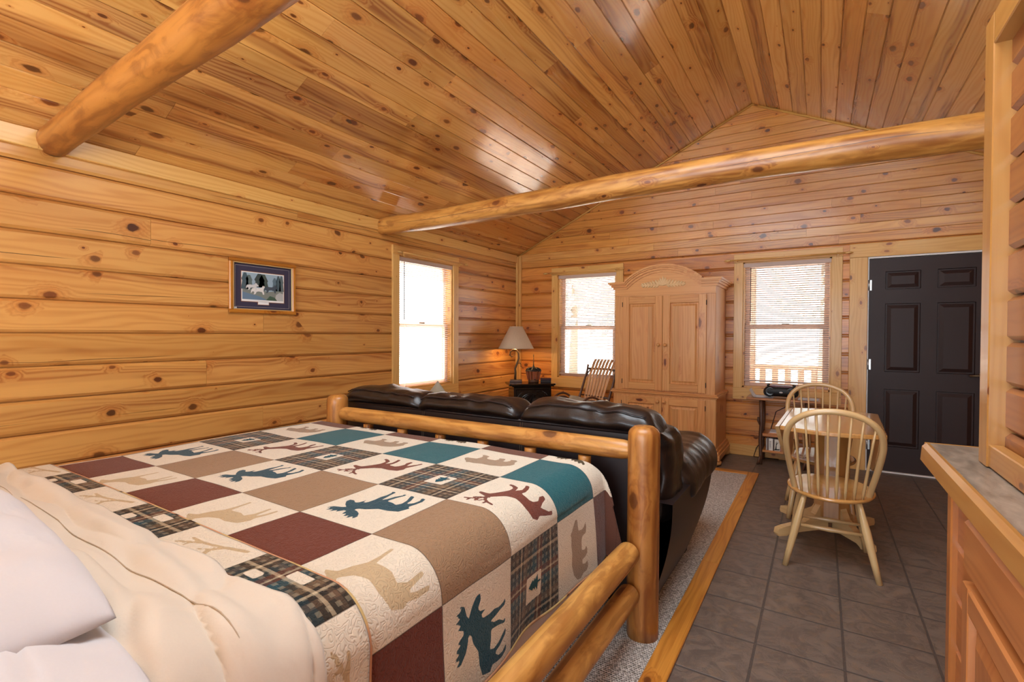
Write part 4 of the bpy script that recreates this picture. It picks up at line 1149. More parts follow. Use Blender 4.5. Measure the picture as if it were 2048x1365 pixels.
for a0 in (-.13, 0, .13):
    b.tube([(a0, -.182, .17), (a0, -.182, .56 - .35 * a0 * a0 / .02)], .004, 6)
for sg in (-1, 1):
    b.tube([(sg * (.195 - .195 * math.sin(a)), -.182, .30 + .22 * (1 - math.cos(a))) for a in np.linspace(0, PI / 2, 12)], .004, 6)
    b.tube([(sg * (.02 + .17 * math.sin(a)), -.182, .56 - .18 * (1 - math.cos(a))) for a in np.linspace(0, 1.3, 12)], .004, 6)
for sg in (-1, 1):
    for k in range(3):
        b.tube([(sg * (.23 - .02 * k), -.180, .50 + .035 * k), (sg * (.19 - .03 * k), -.182, .575 + .012 * k)], .004, 6)
b.build('tracery', M_black, dr_)
for sg in (-1, 1):
    b = MB(); b.lathe([(.012, 0), (.014, .014), (.009, .022), (0, .024)], n=12, M=Matrix.Translation((sg * .315, -.15, .678)) @ Matrix.Rotation(sg * PI / 2, 4, 'Y')); b.build('knob', M_steel if sg > 0 else M_black, stove)
ST = .6905
lx, ly = .285, 5.33
lamp = thing('table_lamp', 'table lamp with beige linen shade and curled branch stem on the stove', 'lamp', (lx, ly, ST), .5)
b = MB(); b.box((-.075, -.06, 0), (.075, .06, .030), 0, .004); b.build('base', M_twig, lamp)
b = MB()
b.tube([(-.01, 0, .03), (-.006, 0, .12), (-.012, 0, .17), (.015, 0, .24), (.035, 0, .30), (.030, 0, .37), (.005, 0, .405), (-.035, 0, .412), (-.07, 0, .385), (-.078, 0, .345), (-.055, 0, .315), (-.04, 0, .325)], [.016, .014, .014, .013, .012, .011, .010, .010, .009, .008, .007, .006], 10)
b.tube([(0, 0, .20), (.02, 0, .235), (.05, 0, .24), (.065, 0, .215), (.055, 0, .195)], [.008, .007, .006, .005, .003], 8)
b.build('stem', M_bronze, lamp)
for cx, cz, an in ((-.045, .318, .3), (-.05, .322, 2.4), (.058, .20, -.9), (.04, .245, .8)):
    b = MB(); M0 = Matrix.Translation((cx, 0, cz)) @ Matrix.Rotation(-an, 4, 'Y')
    b.grid(lambda a, c, M0=M0: (a * .045, (c - .5) * .03 * math.sin(PI * min(.98, a + .05)), .006 * (1 - (2 * c - 1) ** 2) + .01 * a), 6, 4, M=M0); b.build('leaf', M_bronze, lamp)
b = MB(); b.tube([(.03, 0, .37), (.012, 0, .42), (.0, 0, .46), (0, 0, .66)], .005, 8); b.lathe([(.012, .655), (.014, .665), (.006, .68), (0, .69)]); b.build('harp', M_bronze, lamp)
b = MB()
b.lathe([(.222, .425), (.222, .429), (.082, .700), (.080, .700), (.0805, .696), (.219, .430), (.222, .425)], n=48, cap=False); b.build('shade', M_linen, lamp)
M_strim = plain('shade_trim', (206, 190, 164), .7)
for r, z in ((.2225, .4275), (.083, .6985)):
    b = MB(); b.tube([(r * math.cos(a), r * math.sin(a), z) for a in np.linspace(0, 2 * PI, 49)[:-1]], .004, 6, closed=True); b.build('shade_trim', M_strim, lamp)
bulb = NT('bulb'); e = bulb.n('ShaderNodeEmission'); e.inputs[0].default_value = (1, .62, .26, 1); e.inputs[1].default_value = 18; bulb.l(e.outputs[0], bulb.out.inputs[0]); bulb.t.nodes.remove(bulb.p)
b = MB(); b.lathe([(0, .495), (.018, .505), (.030, .535), (.026, .56), (.013, .585), (.013, .61)], n=16); b.build('bulb', bulb.m, lamp)

bk = thing('slatted_basket', 'small slatted basket with a dark metal lid and spindle on the stove', 'basket', (.50, 5.40, ST), .4)
b = MB(); b.lathe([(.066, 0), (.069, .035), (.064, .035), (.0, .02)], n=24); b.build('bowl', M_twig, bk)
M_redwood = plain('stained_slats', (150, 84, 56), .4)
for i in range(13):
    a = 2 * PI * i / 13
    b = MB(); ca, sa = math.cos(a), math.sin(a)
    b.prism([(-.0088, 0), (.0088, 0), (.0105, .115), (-.0105, .115)], (.071 * ca, .071 * sa, .035), (-sa, ca, 0), (.2 * ca, .2 * sa, 1), (ca, sa, 0), .005); b.build('slat', M_redwood, bk)
b = MB(); b.tube([(.096 * math.cos(a), .096 * math.sin(a), .148) for a in np.linspace(0, 2 * PI, 25)[:-1]], .006, 6, closed=True)
b.lathe([(.07, .150), (.055, .165), (.03, .185), (.012, .20), (.007, .22)], n=12)
for i in range(8):
    a = 2 * PI * i / 8
    b.tube([(.02 * math.cos(a), .02 * math.sin(a), .18), (.06 * math.cos(a), .06 * math.sin(a), .178), (.085 * math.cos(a), .085 * math.sin(a), .165), (.092 * math.cos(a), .092 * math.sin(a), .152)], [.008, .01, .008, .005], 6)
b.build('lid', M_blackm, bk)
b = MB(); b.tube([(0, 0, .20), (0, 0, .28), (.002, 0, .335)], [.006, .005, .003], 8); b.lathe([(.003, .32), (.006, .335), (.003, .352), (0, .36)], n=10); b.build('spindle', M_bronze, bk)
M_red = plain('dark_red', (72, 22, 26), .35)
rb = thing('red_box', 'small dark red box beside the basket on the stove', 'box', (.622, 5.50, ST), .5)
b = MB(); b.box((-.065, -.045, 0), (.065, .045, .030), 0, .003); b.build('tray', M_blackm, rb)
b = MB(); b.box((-.067, -.047, .0305), (.067, .047, .055), 0, .003); b.build('lid', M_red, rb)

# ------------------------------------------------------------------ bentwood rocker
rk = thing('rocking_chair', 'bentwood rocking chair with fanned oak slats beside the armoire', 'rocking chair', (1.24, 5.12, 0), -.42); rk.scale = (.84, 1, 1)
# local: faces -y, back at +y
for sx in (-1, 1):
    b = MB(); R = 1.05
    b.tube([(sx * .235, -.0 + R * math.sin(a), .022 + R - R * math.cos(a)) for a in np.linspace(-.42, .42, 24)], .017, 10); b.build('runner', M_twig, rk)
    for y, zt in ((-.21, .40), (.17, .40)):
        zb_ = .035 + R - math.sqrt(R * R - y * y)
        b = MB(); b.tube([(sx * .235, y, zb_), (sx * .24, y, .25), (sx * .245, y + .005, zt)], .016, 10, jit=.12); b.build('leg', M_twig, rk)
    # hooped arm of two bent rods
    b = MB()
    for d, zz in ((0, .612), (.04, .57)):
        b.tube([(sx * (.285 + .01 * math.sin(PI * t)) , -.28 + d + (.50 - 2 * d) * t, .34 + (zz - .34) * math.sin(PI * min(1, t * 1.0)) ** .55) for t in np.linspace(0, 1, 24)], .0125, 8, jit=.08)
    b.build('arm', M_twig, rk)
    b = MB(); b.tube([(sx * .275, .16, .36), (sx * .285, .22, .52), (sx * .285, .30, .72), (sx * .28, .35, .86), (sx * .285, .37, .93)], [.017, .016, .015, .014, .013], 10, jit=.14); 
    b.tube([(sx * .283, .325, .78), (sx * .262, .35, .84), (sx * .235, .39, .885)], [.010, .009, .008], 8, jit=.1)
    b.build('back_post', M_twig, rk)
b = MB()
for y in (-.24, .18): b.tube([(-.26, y, .385), (.26, y, .385)], .014, 10)
b.tube([(-.27, .245, .58), (.27, .245, .58)], .012, 10); b.tube([(-.26, .365, .885), (0, .385, .895), (.26, .365, .885)], .012, 10)
b.build('crossbar', M_twig, rk)
for i in range(7):
    f = (i - 3) / 3 * .82
    b = MB()
    pts = [(f * .20, -.27, .395), (f * .20, -.1, .408), (f * .195, .08, .40), (f * .195, .165, .425), (f * .20, .215, .52), (f * .21, .262, .65), (f * .225, .325, .82), (f * .235, .40, .965), (f * .235, .425, 1.0)]
    b.tube(pts, .025, 8, flat=(.16, 1.0)); b.build('slat', M_slatw, rk)
throw('throw_pillow', 'pale throw pillow lying on the rocking chair seat', (1.26, 5.06, .505), .125, (.55, .25, .3), M_throw)

# ------------------------------------------------------------------ framed print on the left wall
pf = thing('framed_print', 'framed wildlife print with dark blue mat on the left wall', 'picture', (0.0, 2.157, 1.638))
PW, PH = .259, .198
b = MB(); fw = .028
for lo, hi, ax in (((.001, -PW, PH - fw), (.024, PW, PH), 1), ((.001, -PW, -PH), (.024, PW, -PH + fw), 1), ((.001, -PW, -PH + fw), (.024, -PW + fw, PH - fw), 2), ((.001, PW - fw, -PH + fw), (.024, PW, PH - fw), 2)):
    b.box(lo, hi, ax, .006, (.92, .82, .62))
b.build('frame', M_strip, pf)
M_gold = plain('gold_lip', (206, 172, 112), .35)
b = MB(); g = fw
for lo, hi, ax in (((.008, -PW + g, PH - g - .006), (.020, PW - g, PH - g), 1), ((.008, -PW + g, -PH + g), (.020, PW - g, -PH + g + .006), 1), ((.008, -PW + g, -PH + g), (.020, -PW + g + .006, PH - g), 2), ((.008, PW - g - .006, -PH + g), (.020, PW - g, PH - g), 2)):
    b.box(lo, hi, ax, .002)
b.build('gold_lip', M_gold, pf)
M_print = tinted('printed_paper', .45)
b = MB()
def sheet(y0, z0, y1, z1, x, c):
    k = srgb(*c)[:3]
    b.add([(x, y0, z0), (x, y1, z0), (x, y1, z1), (x, y0, z1)], [(0, 1, 2, 3)], [[(0, 0)] * 4], k)
def shape(pts, x, c):
    k = srgb(*c)[:3]; n = len(pts)
    b.add([(x, p[0], p[1]) for p in pts], [tuple(range(n))], [[(0, 0)] * n], k)
sheet(-PW + g, -PH + g, PW - g, PH - g, .004, (58, 54, 74))
for d in (.020,):
    a0, c0 = PW - g - d, PH - g - d
    for r in ((-a0, -c0, a0, -c0 + .0015), (-a0, c0 - .0015, a0, c0), (-a0, -c0, -a0 + .0015, c0), (a0 - .0015, -c0, a0, c0)):
        sheet(*r, .0043, (190, 184, 176))
sheet(-.170, -.112, .170, .112, .0044, (150, 104, 70)); sheet(-.046, -.132, .046, -.11, .0044, (150, 104, 70))
sheet(-.166, -.108, .166, .108, .0047, (234, 232, 228)); sheet(-.042, -.128, .042, -.106, .0047, (234, 232, 228))
sheet(-.160, -.094, .160, .102, .0050, (150, 172, 186))
shape([(-.160, -.02), (-.12, .0), (-.05, -.01), (.04, -.03), (.16, -.01), (.16, -.094), (-.16, -.094)], .0052, (126, 132, 124))
shape([(-.16, -.094), (-.16, -.04), (-.09, -.055), (-.02, -.07), (.03, -.094)], .0054, (104, 128, 150))
for yy, w, h0, c in ((-.14, .03, .10, (74, 92, 100)), (-.11, .028, .085, (96, 110, 108)), (-.03, .045, .10, (60, 72, 70)), (.0, .04, .098, (72, 84, 78)), (.09, .02, .08, (96, 116, 126)), (.12, .022, .098, (74, 90, 96)), (.145, .02, .1, (90, 104, 106))):
    shape([(yy - w, -.02 + .02 * (w > .03)), (yy + w, -.02 + .02 * (w > .03)), (yy + w * .75, .04), (yy + w * .9, .05), (yy + w * .3, h0), (yy - w * .3, h0), (yy - w * .9, .055), (yy - w * .7, .04)], .0055, c)
def canine(y, z, s, c, f=1):
    P = [(-.5, .0), (-.42, .12), (-.2, .16), (.05, .15), (.2, .22), (.26, .34), (.31, .25), (.35, .33), (.38, .22), (.50, .12), (.48, .06), (.36, .06), (.32, -.02), (.34, -.22), (.26, -.24), (.2, -.08), (0, -.05), (-.15, -.08), (-.22, -.22), (-.34, -.26), (-.30, -.1), (-.40, -.06), (-.52, -.2)]
    shape([(y + f * p[0] * s, z + p[1] * s) for p in P], .0058 + z * .002, c)
canine(-.085, .0, .095, (208, 206, 204)); canine(-.035, -.025, .12, (222, 218, 212)); canine(.06, -.01, .115, (70, 80, 90)); 
shape([(.10, -.05), (.13, -.03), (.16, -.04), (.16, -.094), (.09, -.094)], .006, (176, 178, 176)); shape([(.02, -.094), (.05, -.06), (.09, -.07), (.11, -.094)], .0061, (70, 92, 74))
sheet(-.228, -.166, -.20, -.152, .0046, (210, 216, 222))
b.build('print', M_print, pf)

# ------------------------------------------------------------------ drop-leaf table and two bow-back chairs
tb = thing('dining_table', 'small maple drop-leaf table with both leaves hanging', 'table', (3.628, 3.86, 0), -.035)
TZ = .745; RT = .525; hw = .262
b = MB()
fr = [(-hw, -math.sqrt(RT * RT - hw * hw) - .02)]
arc_f = [(x, -math.sqrt(RT * RT - x * x) * .985) for x in np.linspace(-hw, hw, 13)]; arc_b = [(x, math.sqrt(RT * RT - x * x) * .985) for x in np.linspace(hw, -hw, 13)]
outl = arc_f + arc_b
b.prism([(p[0], p[1]) for p in outl], (0, 0, TZ - .026), (1, 0, 0), (0, 1, 0), (0, 0, 1), .026)
tt = b.build('tabletop', M_mapleg, tb)
bv = tt.modifiers.new('edge', 'BEVEL'); bv.width = .005; bv.segments = 2; bv.limit_method = 'ANGLE'; bv.angle_limit = .7
b = MB(); b.box((-.20, -.24, TZ - .065), (.20, -.22, TZ - .027), 0, .002, (.5, .4, .3)); b.box((-.20, .22, TZ - .065), (.20, .24, TZ - .027), 0, .002, (.5, .4, .3))
b.box((-.20, -.22, TZ - .065), (-.18, .22, TZ - .027), 1, .002, (.5, .4, .3)); b.box((.18, -.22, TZ - .065), (.20, .22, TZ - .027), 1, .002, (.5, .4, .3)); b.build('apron', M_mapleg, tb)
for sx in (-1, 1):
    b = MB(); yl = math.sqrt(RT * RT - hw * hw)
    pts = [(y, -(math.sqrt(max(0, RT * RT - y * y)) - hw)) for y in np.linspace(-yl, yl, 25)]
    poly = [(-yl, .0)] + pts[1:-1] + [(yl, .0)]
    ang = .16
    Mx = Matrix.Translation((-hw - .004, 0, TZ - .004) if sx < 0 else (hw - .035, 0, TZ - .029)) @ Matrix.Rotation(-.13 if sx < 0 else .08, 4, 'Y')
    b.prism(poly, (0 if sx > 0 else -.022, 0, 0), (0, 1, 0), (0, 0, 1), (1, 0, 0), .022, M=Mx); lf = b.build('leaf', M_maple, tb)
    b = MB(); b.box((sx * .19, -.02, TZ - .06), (sx * .255, .02, TZ - .03), 0, .003); b.build('leaf_support', M_blackm, tb)
b = MB(); oct_ = [(.105 * math.cos(a), .105 * math.sin(a)) for a in np.linspace(PI / 8, 2 * PI + PI / 8, 9)[:-1]]
b.prism(oct_, (0, 0, .10), (1, 0, 0), (0, 1, 0), (0, 0, 1), .60, (.86, .78, .66)); b.build('pedestal', M_mapleg, tb)
for ax, ay in ((-.283, -.245), (.205, -.225), (-.295, .25), (.217, .32)):
    d = Vector((ax, ay, 0)); L = d.length; d.normalize(); pz = Vector((-d.y, d.x, 0))
    b = MB()
    prof = [(.04, .02), (.10, .030), (.22, .022), (L - .06, .010), (L - .05, .0), (L + .012, .0), (L + .018, .015), (L + .012, .045), (L - .03, .058), (.20, .085), (.13, .13), (.09, .20), (.04, .21)]
    b.prism(prof, tuple(pz * -.022), tuple(d), (0, 0, 1), tuple(pz), .044); b.build('foot', M_maple, tb)

def windsor(loc, rz, label):
    c = thing('windsor_chair', label, 'chair', loc, rz, 'bow-back wooden dining chairs')
    SZ = .428
    b = MB(); b.lathe([(.0, SZ - .026), (.90, SZ - .026), (.985, SZ - .017), (1.0, SZ - .008), (.985, SZ - .001), (.93, SZ), (.72, SZ - .006), (.0, SZ - .010)], n=48, sx=.216, sy=.28); st = b.build('seat', M_mapleg, c)
    half = [(.172, -.124, SZ - .004), (.186, -.160, .50), (.203, -.215, .60), (.2135, -.27, .69), (.214, -.30, .745), (.203, -.333, .80), (.172, -.358, .848), (.122, -.374, .883), (.062, -.382, .902), (0, -.385, .908)]
    bow = [Vector((-x, y, z)) for x, y, z in half] + [Vector(p) for p in half[-2::-1]]
    def smooth(P, k=5):
        out = []
        for i in range(len(P) - 1):
            p0, p1, p2, p3 = P[max(0, i - 1)], P[i], P[i + 1], P[min(len(P) - 1, i + 2)]
            for j in range(k):
                t = j / k
                out.append(.5 * ((2 * p1) + (p2 - p0) * t + (2 * p0 - 5 * p1 + 4 * p2 - p3) * t * t + (3 * p1 - p0 - 3 * p2 + p3) * t ** 3))
        return out + [P[-1]]
    bs = smooth(bow)
    b = MB(); b.tube(bs, .0135, 12, flat=(1.0, 1.2)); b.build('bow', M_maple, c)
    for i in range(8):
        f = (i - 3.5) / 3.5
        xb = f * .138; yb = -.28 * math.sqrt(max(0, 1 - (xb / .216) ** 2)) * .90
        xt = f * .178
        tp = min((p for p in bs if p.z > .80), key=lambda p: abs(p.x - xt))
        p0, p1 = Vector((xb, yb, SZ - .006)), Vector((xt, tp.y, tp.z - .004))
        b = MB(); b.tube([p0, p0.lerp(p1, .12), p0.lerp(p1, .32), p0.lerp(p1, .7), p1], [.0062, .0085, .0078, .0058, .0052], 8); b.build('spindle', M_maple, c)
    L = {}
    for sx in (-1, 1):
        for k, (top, bot) in {'r': ((.125, -.185), (.216, -.212)), 'f': ((.135, .15), (.194, .225))}.items():
            p0, p1 = Vector((sx * top[0], top[1], SZ - .022)), Vector((sx * bot[0], bot[1], .0))
            L[(sx, k)] = (p0, p1)
            b = MB(); b.tube([p0.lerp(p1, t) for t in (0, .1, .35, .5, .75, 1)], [.013, .015, .0205, .0205, .017, .0145], 12); b.build('leg', M_maple, c)
    for sx in (-1, 1):
        a, d = L[(sx, 'r')][0].lerp(L[(sx, 'r')][1], .50), L[(sx, 'f')][0].lerp(L[(sx, 'f')][1], .50)
        b = MB(); b.tube([a, a.lerp(d, .3), a.lerp(d, .5), a.lerp(d, .7), d], [.008, .011, .0145, .011, .008], 10); b.build('stretcher', M_maple, c)
    for t, w in ((.28, .012), (.72, .0135)):
        P = []
        for sx in (-1, 1):
            a, d = L[(sx, 'r')][0].lerp(L[(sx, 'r')][1], .50), L[(sx, 'f')][0].lerp(L[(sx, 'f')][1], .50); P.append(a.lerp(d, t))
        b = MB(); b.tube([P[0], P[0].lerp(P[1], .35), P[0].lerp(P[1], .5), P[0].lerp(P[1], .65), P[1]], [.008, .0115, w + .002, .0115, .008], 10); b.build('stretcher', M_maple, c)
    return c
windsor((3.61, 3.385, 0), .02, 'nearer bow-back chair in front of the drop-leaf table, facing the window')
windsor((3.562, 4.215, 0), PI + .03, 'farther bow-back chair behind the drop-leaf table, below the window')

# ------------------------------------------------------------------ twig console with radio, papers and books
cn = thing('twig_table', 'narrow shelf table on bark-covered twig legs under the window', 'table', (3.24, 5.62, 0))
Mi = Matrix.Translation((-3.24, -5.62, 0))
b = MB(); b.box((2.925, 5.47, .648), (3.56, 5.80, .670), 0, .004, M=Mi); b.build('tabletop', M_twigtop, cn)
for z0, z1, nm in ((.288, .318, 'shelf'), (.130, .152, 'shelf')):
    b = MB(); b.box((3.075, 5.49, z0), (3.43, 5.79, z1), 0, .003, (1.0, .92, .8) if z0 > .2 else (1.12, 1.08, .9), M=Mi); b.build(nm, M_twigtop, cn)
for x in (3.055, 3.45):
    for y in (5.515, 5.765):
        b = MB(); b.tube([(x, y, .0), (x + .004, y, .10), (x - .004, y + .003, .25), (x + .005, y, .42), (x, y, .648)], [.019, .016, .015, .016, .016], 10, jit=.22, M=Mi)
        b.tube([(x - .004, y - .004, .40), (x - .022, y - .012, .44), (x - .020, y - .014, .475)], [.012, .011, .009], 8, jit=.15, M=Mi)
        b.tube([(x, y - .006, .09), (x - .012, y - .02, .05), (x - .022, y - .026, .0)], [.012, .012, .012], 8, jit=.15, M=Mi); b.build('leg', M_twig, cn)
bx = thing('boombox', 'black and dark red portable radio on the twig table', 'radio', (3.225, 5.60, .6755))
b = MB(); b.rbox((0, 0, .062), (.155, .075, .052), .05, (24, 12, 12), fn=lambda p: Vector((p.x, p.y * (1 - .12 * (p.x / .155) ** 2), p.z - .010 * (p.x / .155) ** 2))); b.build('body', M_blackm, bx, merge=.0004)
b = MB(); b.rbox((0, .0, .108), (.095, .052, .012), .011, 8); b.build('top_panel', plain('maroon_plastic', (92, 22, 40), .3), bx)
for sx in (-1, 1):
    b = MB(); b.lathe([(.042, 0), (.044, .006), (.034, .004), (.012, -.004), (.012, .002), (0, .004)], n=24, M=Matrix.Translation((sx * .092, -.066, .060)) @ Matrix.Rotation(PI / 2, 4, 'X')); b.build('speaker', M_black, bx)
    b = MB(); b.tube([(sx * .115, .01, .10), (sx * .118, .01, .122), (sx * .10, .01, .124)], [.012, .012, .010], 8); b.build('handle_stub', M_black, bx)
    b = MB(); b.box((sx * .10 - .012, -.03, 0), (sx * .10 + .012, .03, .014), 0, .002); b.build('foot', M_black, bx)
b = MB(); b.lathe([(1, 0), (1, .002), (0, .003)], n=20, M=Matrix.Translation((.005, -.0755, .055)) @ Matrix.Rotation(PI / 2, 4, 'X'), sx=.016, sy=.008); b.build('badge', plain('silver', (206, 206, 206), .3), bx)
M_paper = plain('paper', (222, 222, 226), .55, var=.06)
def brochure(loc, rz, w, d, label, curl):
    t = thing('brochure', label, 'brochure', loc, rz)
    b = MB(); b.grid(lambda a, c: ((a - .5) * w, (c - .5) * d, .003 + curl * max(0, .22 - a) ** 1.5 * 6), 16, 4)
    b.grid(lambda a, c: ((a - .5) * w, (c - .5) * d, .0003 + curl * max(0, .22 - a) ** 1.5 * 6), 16, 4, flip=True)
    b.build('pages', M_paper, t)
    b = MB(); b.grid(lambda a, c: ((a * .8 + .18 - .5) * w, (c * .8 + .1 - .5) * d, .0042), 8, 3); b.build('cover', plain('cover_' + label[:4], (188, 198, 214), .35), t)
    return t
brochure((3.055, 5.595, .6705), .02, .21, .22, 'curled white brochure left of the radio on the twig table', .12)
brochure((3.46, 5.60, .6705), -.02, .17, .22, 'flat pale brochure right of the radio on the twig table', .0)
for i, (x, y, w, c, lab) in enumerate(((3.19, 5.60, .13, (206, 150, 110), 'thin tan magazine lying on the middle shelf of the twig table'),)):
    t = MB(); t.box((x - w / 2, y - .10, .3185), (x + w / 2, y + .10, .327), 0, .001); tag(t.build('magazine', plain('mag', c, .5)), lab, 'magazine')
t = MB(); t.box((3.135, 5.51, .3275), (3.30, 5.69, .334), 0, .001); tag(t.build('magazine', M_paper), 'white magazine on top of the tan one on the middle shelf', 'magazine')
bk_x = 3.105
specs = [(.010, .112, (176, 172, 168), 'thin grey book first from the twig leg on the lower shelf'), (.012, .118, (120, 100, 96), 'thin brown book beside the grey one on the lower shelf'),
         (.036, .116, (222, 220, 212), 'white box with vertical lettering on the lower shelf'), (.010, .11, (84, 60, 52), 'narrow dark book right of the white lettered box'),
         (.050, .112, (214, 208, 194), 'wide cream book on the lower shelf behind the table leaf'), (.022, .108, (158, 110, 86), 'tan book toward the middle of the lower shelf'),
         (.030, .114, (206, 200, 196), 'pale book near the right end of the lower shelf'), (.020, .110, (90, 62, 54), 'dark brown book near the right end of the lower shelf'), (.034, .112, (198, 178, 170), 'pinkish book at the right end of the lower shelf')]
for i, (w, h, c, lab) in enumerate(specs):
    k = thing('book', lab, 'book', (bk_x + w / 2, 5.59, .1525), 0, 'books on the lower twig shelf')
    b = MB(); b.box((-w / 2, -.085, 0), (w / 2, .085, h), 2, .0015); b.build('cover', plain('book_%d' % i, c, .5), k)
    b = MB(); b.box((-w / 2 + .0018, -.080, .002), (w / 2 - .0018, .0862, h + .0008), 2, 0); b.build('pages', M_paper, k)
    if i == 2:
        cu = bpy.data.curves.new('lettering', 'FONT'); cu.body = 'LEARNE'; cu.size = .021; cu.extrude = .0003; cu.align_x = 'CENTER'; cu.align_y = 'CENTER'
        cu.materials.append(M_blackm)
        tmp = bpy.data.objects.new('lettering_curve', cu); o = link('lettering', bpy.data.meshes.new_from_object(tmp), k); bpy.data.objects.remove(tmp); o.matrix_local = Matrix.Translation((-.004, -.0858, h / 2)) @ Matrix.Rotation(PI / 2, 4, 'X') @ Matrix.Rotation(PI / 2, 4, 'Z')
    if i == 4:
        b = MB(); b.tube([(-.012, -.0858, .01), (-.010, -.0858, .05), (-.006, -.0858, .09)], [.006, .003, .002], 6); b.tube([(-.01, -.0858, .06), (.008, -.0858, .085)], [.003, .002], 6); b.tube([(-.022, -.0858, .012), (.02, -.0858, .016)], [.006, .005], 6); b.build('tree_picture', M_blackm, k)
    bk_x += w + .0015
pc = MB(); pc.tube([(3.30, 5.70, .72), (3.31, 5.815, .70), (3.25, 5.815, .55), (3.17, 5.81, .50), (3.12, 5.81, .30), (2.99, 5.80, .10), (2.965, 5.80, .006), (3.05, 5.79, .006), (3.20, 5.80, .006)], .004, 8)
tag(pc.build('power_cord', M_blackm), 'black power cord hanging behind the twig table to the floor', 'cord')

# ------------------------------------------------------------------ porch and trees outside
M_deck = plain('porch_wood', (206, 188, 172), .7); M_ground = plain('pale_gravel', (226, 224, 214), .9, vs=3.0); M_leafm = plain('pale_foliage', (196, 206, 200), .9, vs=6.0); M_bark = plain('pale_bark', (150, 128, 108), .9)  # foliage and bark coloured pale to stand in for window glare
b = MB(); b.box((-30, -12, -.75), (40, 60, -.65), 0, 0); struct(b.build('ground', M_ground))  # ground colour whitened to throw brighter light at the windows
b = MB()
for i in range(18):
    b.box((-.3, 6.0 + i * .145, -.12), (7.5, 6.0 + i * .145 + .138, -.08), 0, .003, jt(.06))
struct(b.build('porch_floor', M_deck))
b = MB(); b.box((-.6, 5.99, 2.72), (7.6, 8.9, 2.78), 0, 0); struct(b.build('porch_roof', M_deck))
for i, x in enumerate((.55, 2.62)):
    b = MB(); b.box((x - .075, 8.56, -.08), (x + .075, 8.69, 2.72), 2, .005); o = b.build('porch_post', M_deck); tag(o, ['brown porch post seen through the window behind the lamp', 'porch post seen through the window beside the door'][i], 'post')
rl = thing('porch_railing', 'wooden porch railing with upright balusters outside the windows', 'railing', (3.3, 8.5, -.08))
Mi = Matrix.Translation((-3.3, -8.5, .08))
b = MB(); b.box((.63, 8.46, .78), (6.1, 8.54, .84), 0, .004, M=Mi); b.build('handrail', M_deck, rl)
b = MB(); b.box((.63, 8.47, .05), (6.1, 8.53, .11), 0, .004, M=Mi); b.build('lower_rail', M_deck, rl)
for i in range(32):
    x = .72 + i * .17
    if abs(x - 2.62) < .12: continue
    b = MB(); b.box((x, 8.48, .11), (x + .085, 8.52, .78), 2, .003, M=Mi); b.build('baluster', M_deck, rl)
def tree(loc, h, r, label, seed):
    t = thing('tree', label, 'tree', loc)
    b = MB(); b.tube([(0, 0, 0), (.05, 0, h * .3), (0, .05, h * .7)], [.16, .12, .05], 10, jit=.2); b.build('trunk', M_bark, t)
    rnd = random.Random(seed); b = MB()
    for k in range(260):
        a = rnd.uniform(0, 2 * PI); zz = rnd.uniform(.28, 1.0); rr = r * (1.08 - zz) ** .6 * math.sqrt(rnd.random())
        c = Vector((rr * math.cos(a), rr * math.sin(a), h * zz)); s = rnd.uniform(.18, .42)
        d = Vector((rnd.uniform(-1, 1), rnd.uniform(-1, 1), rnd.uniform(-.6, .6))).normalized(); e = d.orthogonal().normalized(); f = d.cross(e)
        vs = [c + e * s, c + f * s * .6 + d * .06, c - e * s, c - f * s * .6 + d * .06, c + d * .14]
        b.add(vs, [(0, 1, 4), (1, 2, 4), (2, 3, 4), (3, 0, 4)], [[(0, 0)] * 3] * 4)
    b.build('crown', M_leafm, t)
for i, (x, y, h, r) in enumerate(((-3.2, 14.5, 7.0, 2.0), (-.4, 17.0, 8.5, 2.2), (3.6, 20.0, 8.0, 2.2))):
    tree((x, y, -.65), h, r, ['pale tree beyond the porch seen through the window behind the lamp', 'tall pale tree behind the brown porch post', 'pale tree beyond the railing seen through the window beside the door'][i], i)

# ------------------------------------------------------------------ light
W = bpy.data.worlds.new('World'); sc.world = W; W.use_nodes = True
nt = W.node_tree; bg = nt.nodes['Background']; 
tc = nt.nodes.new('ShaderNodeTexCoord'); sx_ = nt.nodes.new('ShaderNodeSeparateXYZ'); rp = nt.nodes.new('ShaderNodeValToRGB')
nt.links.new(tc.outputs['Generated'], sx_.inputs[0]); nt.links.new(sx_.outputs[2], rp.inputs[0]); nt.links.new(rp.outputs[0], bg.inputs[0])
rp.color_ramp.elements[0].position = 0.0; rp.color_ramp.elements[0].color = (.90, .95, 1.0, 1)
rp.color_ramp.elements[1].position = 1.0; rp.color_ramp.elements[1].color = (.80, .90, 1.0, 1)
bg.inputs[1].default_value = 3.3
def portal(loc, rot, sx, sy):
    l = bpy.data.lights.new('daylight_portal', 'AREA'); l.shape = 'RECTANGLE'; l.size = sx; l.size_y = sy
    l.cycles.is_portal = True
    o = bpy.data.objects.new('daylight_portal', l); COL.objects.link(o); o.location = loc; o.rotation_euler = rot
portal((-.16, (WIN1[0] + WIN1[1]) / 2, 1.405), (0, -PI / 2, 0), 1.34, .85)
portal(((WIN2[0] + WIN2[1]) / 2, YB + .16, 1.405), (-PI / 2, 0, 0), .8, 1.34)
portal(((WIN3[0] + WIN3[1]) / 2, YB + .16, 1.405), (-PI / 2, 0, 0), .8, 1.34)
portal((3.0, -2.46, 1.15), (PI / 2, 0, 0), 4.0, 2.3)
def area(name, loc, rot, sx, sy, en, col, shape='RECTANGLE'):
    l = bpy.data.lights.new(name, 'AREA'); l.shape = shape; l.size = sx; l.size_y = sy; l.energy = en; l.color = col
    o = bpy.data.objects.new(name, l); COL.objects.link(o); o.location = loc; o.rotation_euler = rot
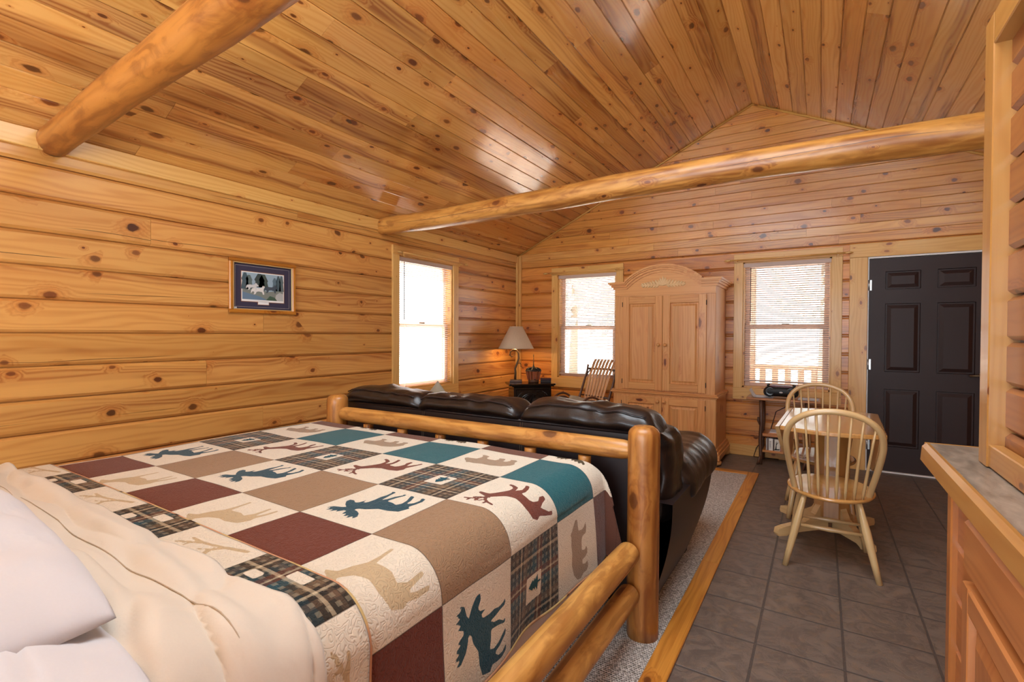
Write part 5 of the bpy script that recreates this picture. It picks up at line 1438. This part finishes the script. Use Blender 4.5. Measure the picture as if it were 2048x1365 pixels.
area('rear_window_daylight', (3.0, -2.25, 1.15), (PI / 2 + .40, 0, 0), 3.9, 2.2, 138, (.72, .87, 1.0))  # added fill behind the camera, tilted up to brighten the ceiling
area('ridge_lamp', (3.0, 1.3, 3.30), (.12, 0, 0), 2.0, 2.0, 82, (.80, .91, 1.0), 'DISK')  # unseen overhead fill, added to brighten the bed and room
sl = bpy.data.lights.new('sun', 'SUN'); sl.energy = 26; sl.angle = .02; sl.color = (1, .97, .92)
o = bpy.data.objects.new('sun', sl); COL.objects.link(o); o.rotation_euler = Vector((.62, -.10, -1.0)).to_track_quat('-Z', 'Y').to_euler()
pl = bpy.data.lights.new('lamp_bulb', 'POINT'); pl.energy = 7; pl.color = (1, .66, .32); pl.shadow_soft_size = .012
o = bpy.data.objects.new('lamp_bulb', pl); COL.objects.link(o); o.location = (lx, ly, ST + .47)

# ------------------------------------------------------------------ camera
yaw, pitch, roll, fpx = 5.58743478e-01, -1.42449846e-02, -4.17399563e-03, 987.516752
s_, c_ = math.sin(yaw), math.cos(yaw)
F = Vector((-s_, c_, 0)); Rr = Vector((c_, s_, 0)); Dn = Vector((0, 0, -1))
F2 = F * math.cos(pitch) - Dn * math.sin(pitch); D2 = Dn * math.cos(pitch) + F * math.sin(pitch)
R3 = Rr * math.cos(roll) + D2 * math.sin(roll); D3 = D2 * math.cos(roll) - Rr * math.sin(roll)
cam = bpy.data.cameras.new('camera'); co = bpy.data.objects.new('camera', cam); COL.objects.link(co)
cam.sensor_width = 36; cam.lens = fpx / 2048 * 36; cam.clip_start = .02
m = Matrix((R3, -D3, -F2)).transposed().to_4x4(); m.translation = (3.556, 0, 1.298); co.matrix_world = m
sc.camera = co
sc.view_settings.view_transform = 'Standard'; sc.view_settings.look = 'None'; sc.view_settings.gamma = 1; sc.view_settings.use_curve_mapping = False
sc.view_settings.exposure = 0.14
sc.cycles.max_bounces = 8; sc.cycles.diffuse_bounces = 5; sc.cycles.glossy_bounces = 4; sc.cycles.transparent_max_bounces = 12
sc.cycles.sample_clamp_indirect = 6.0
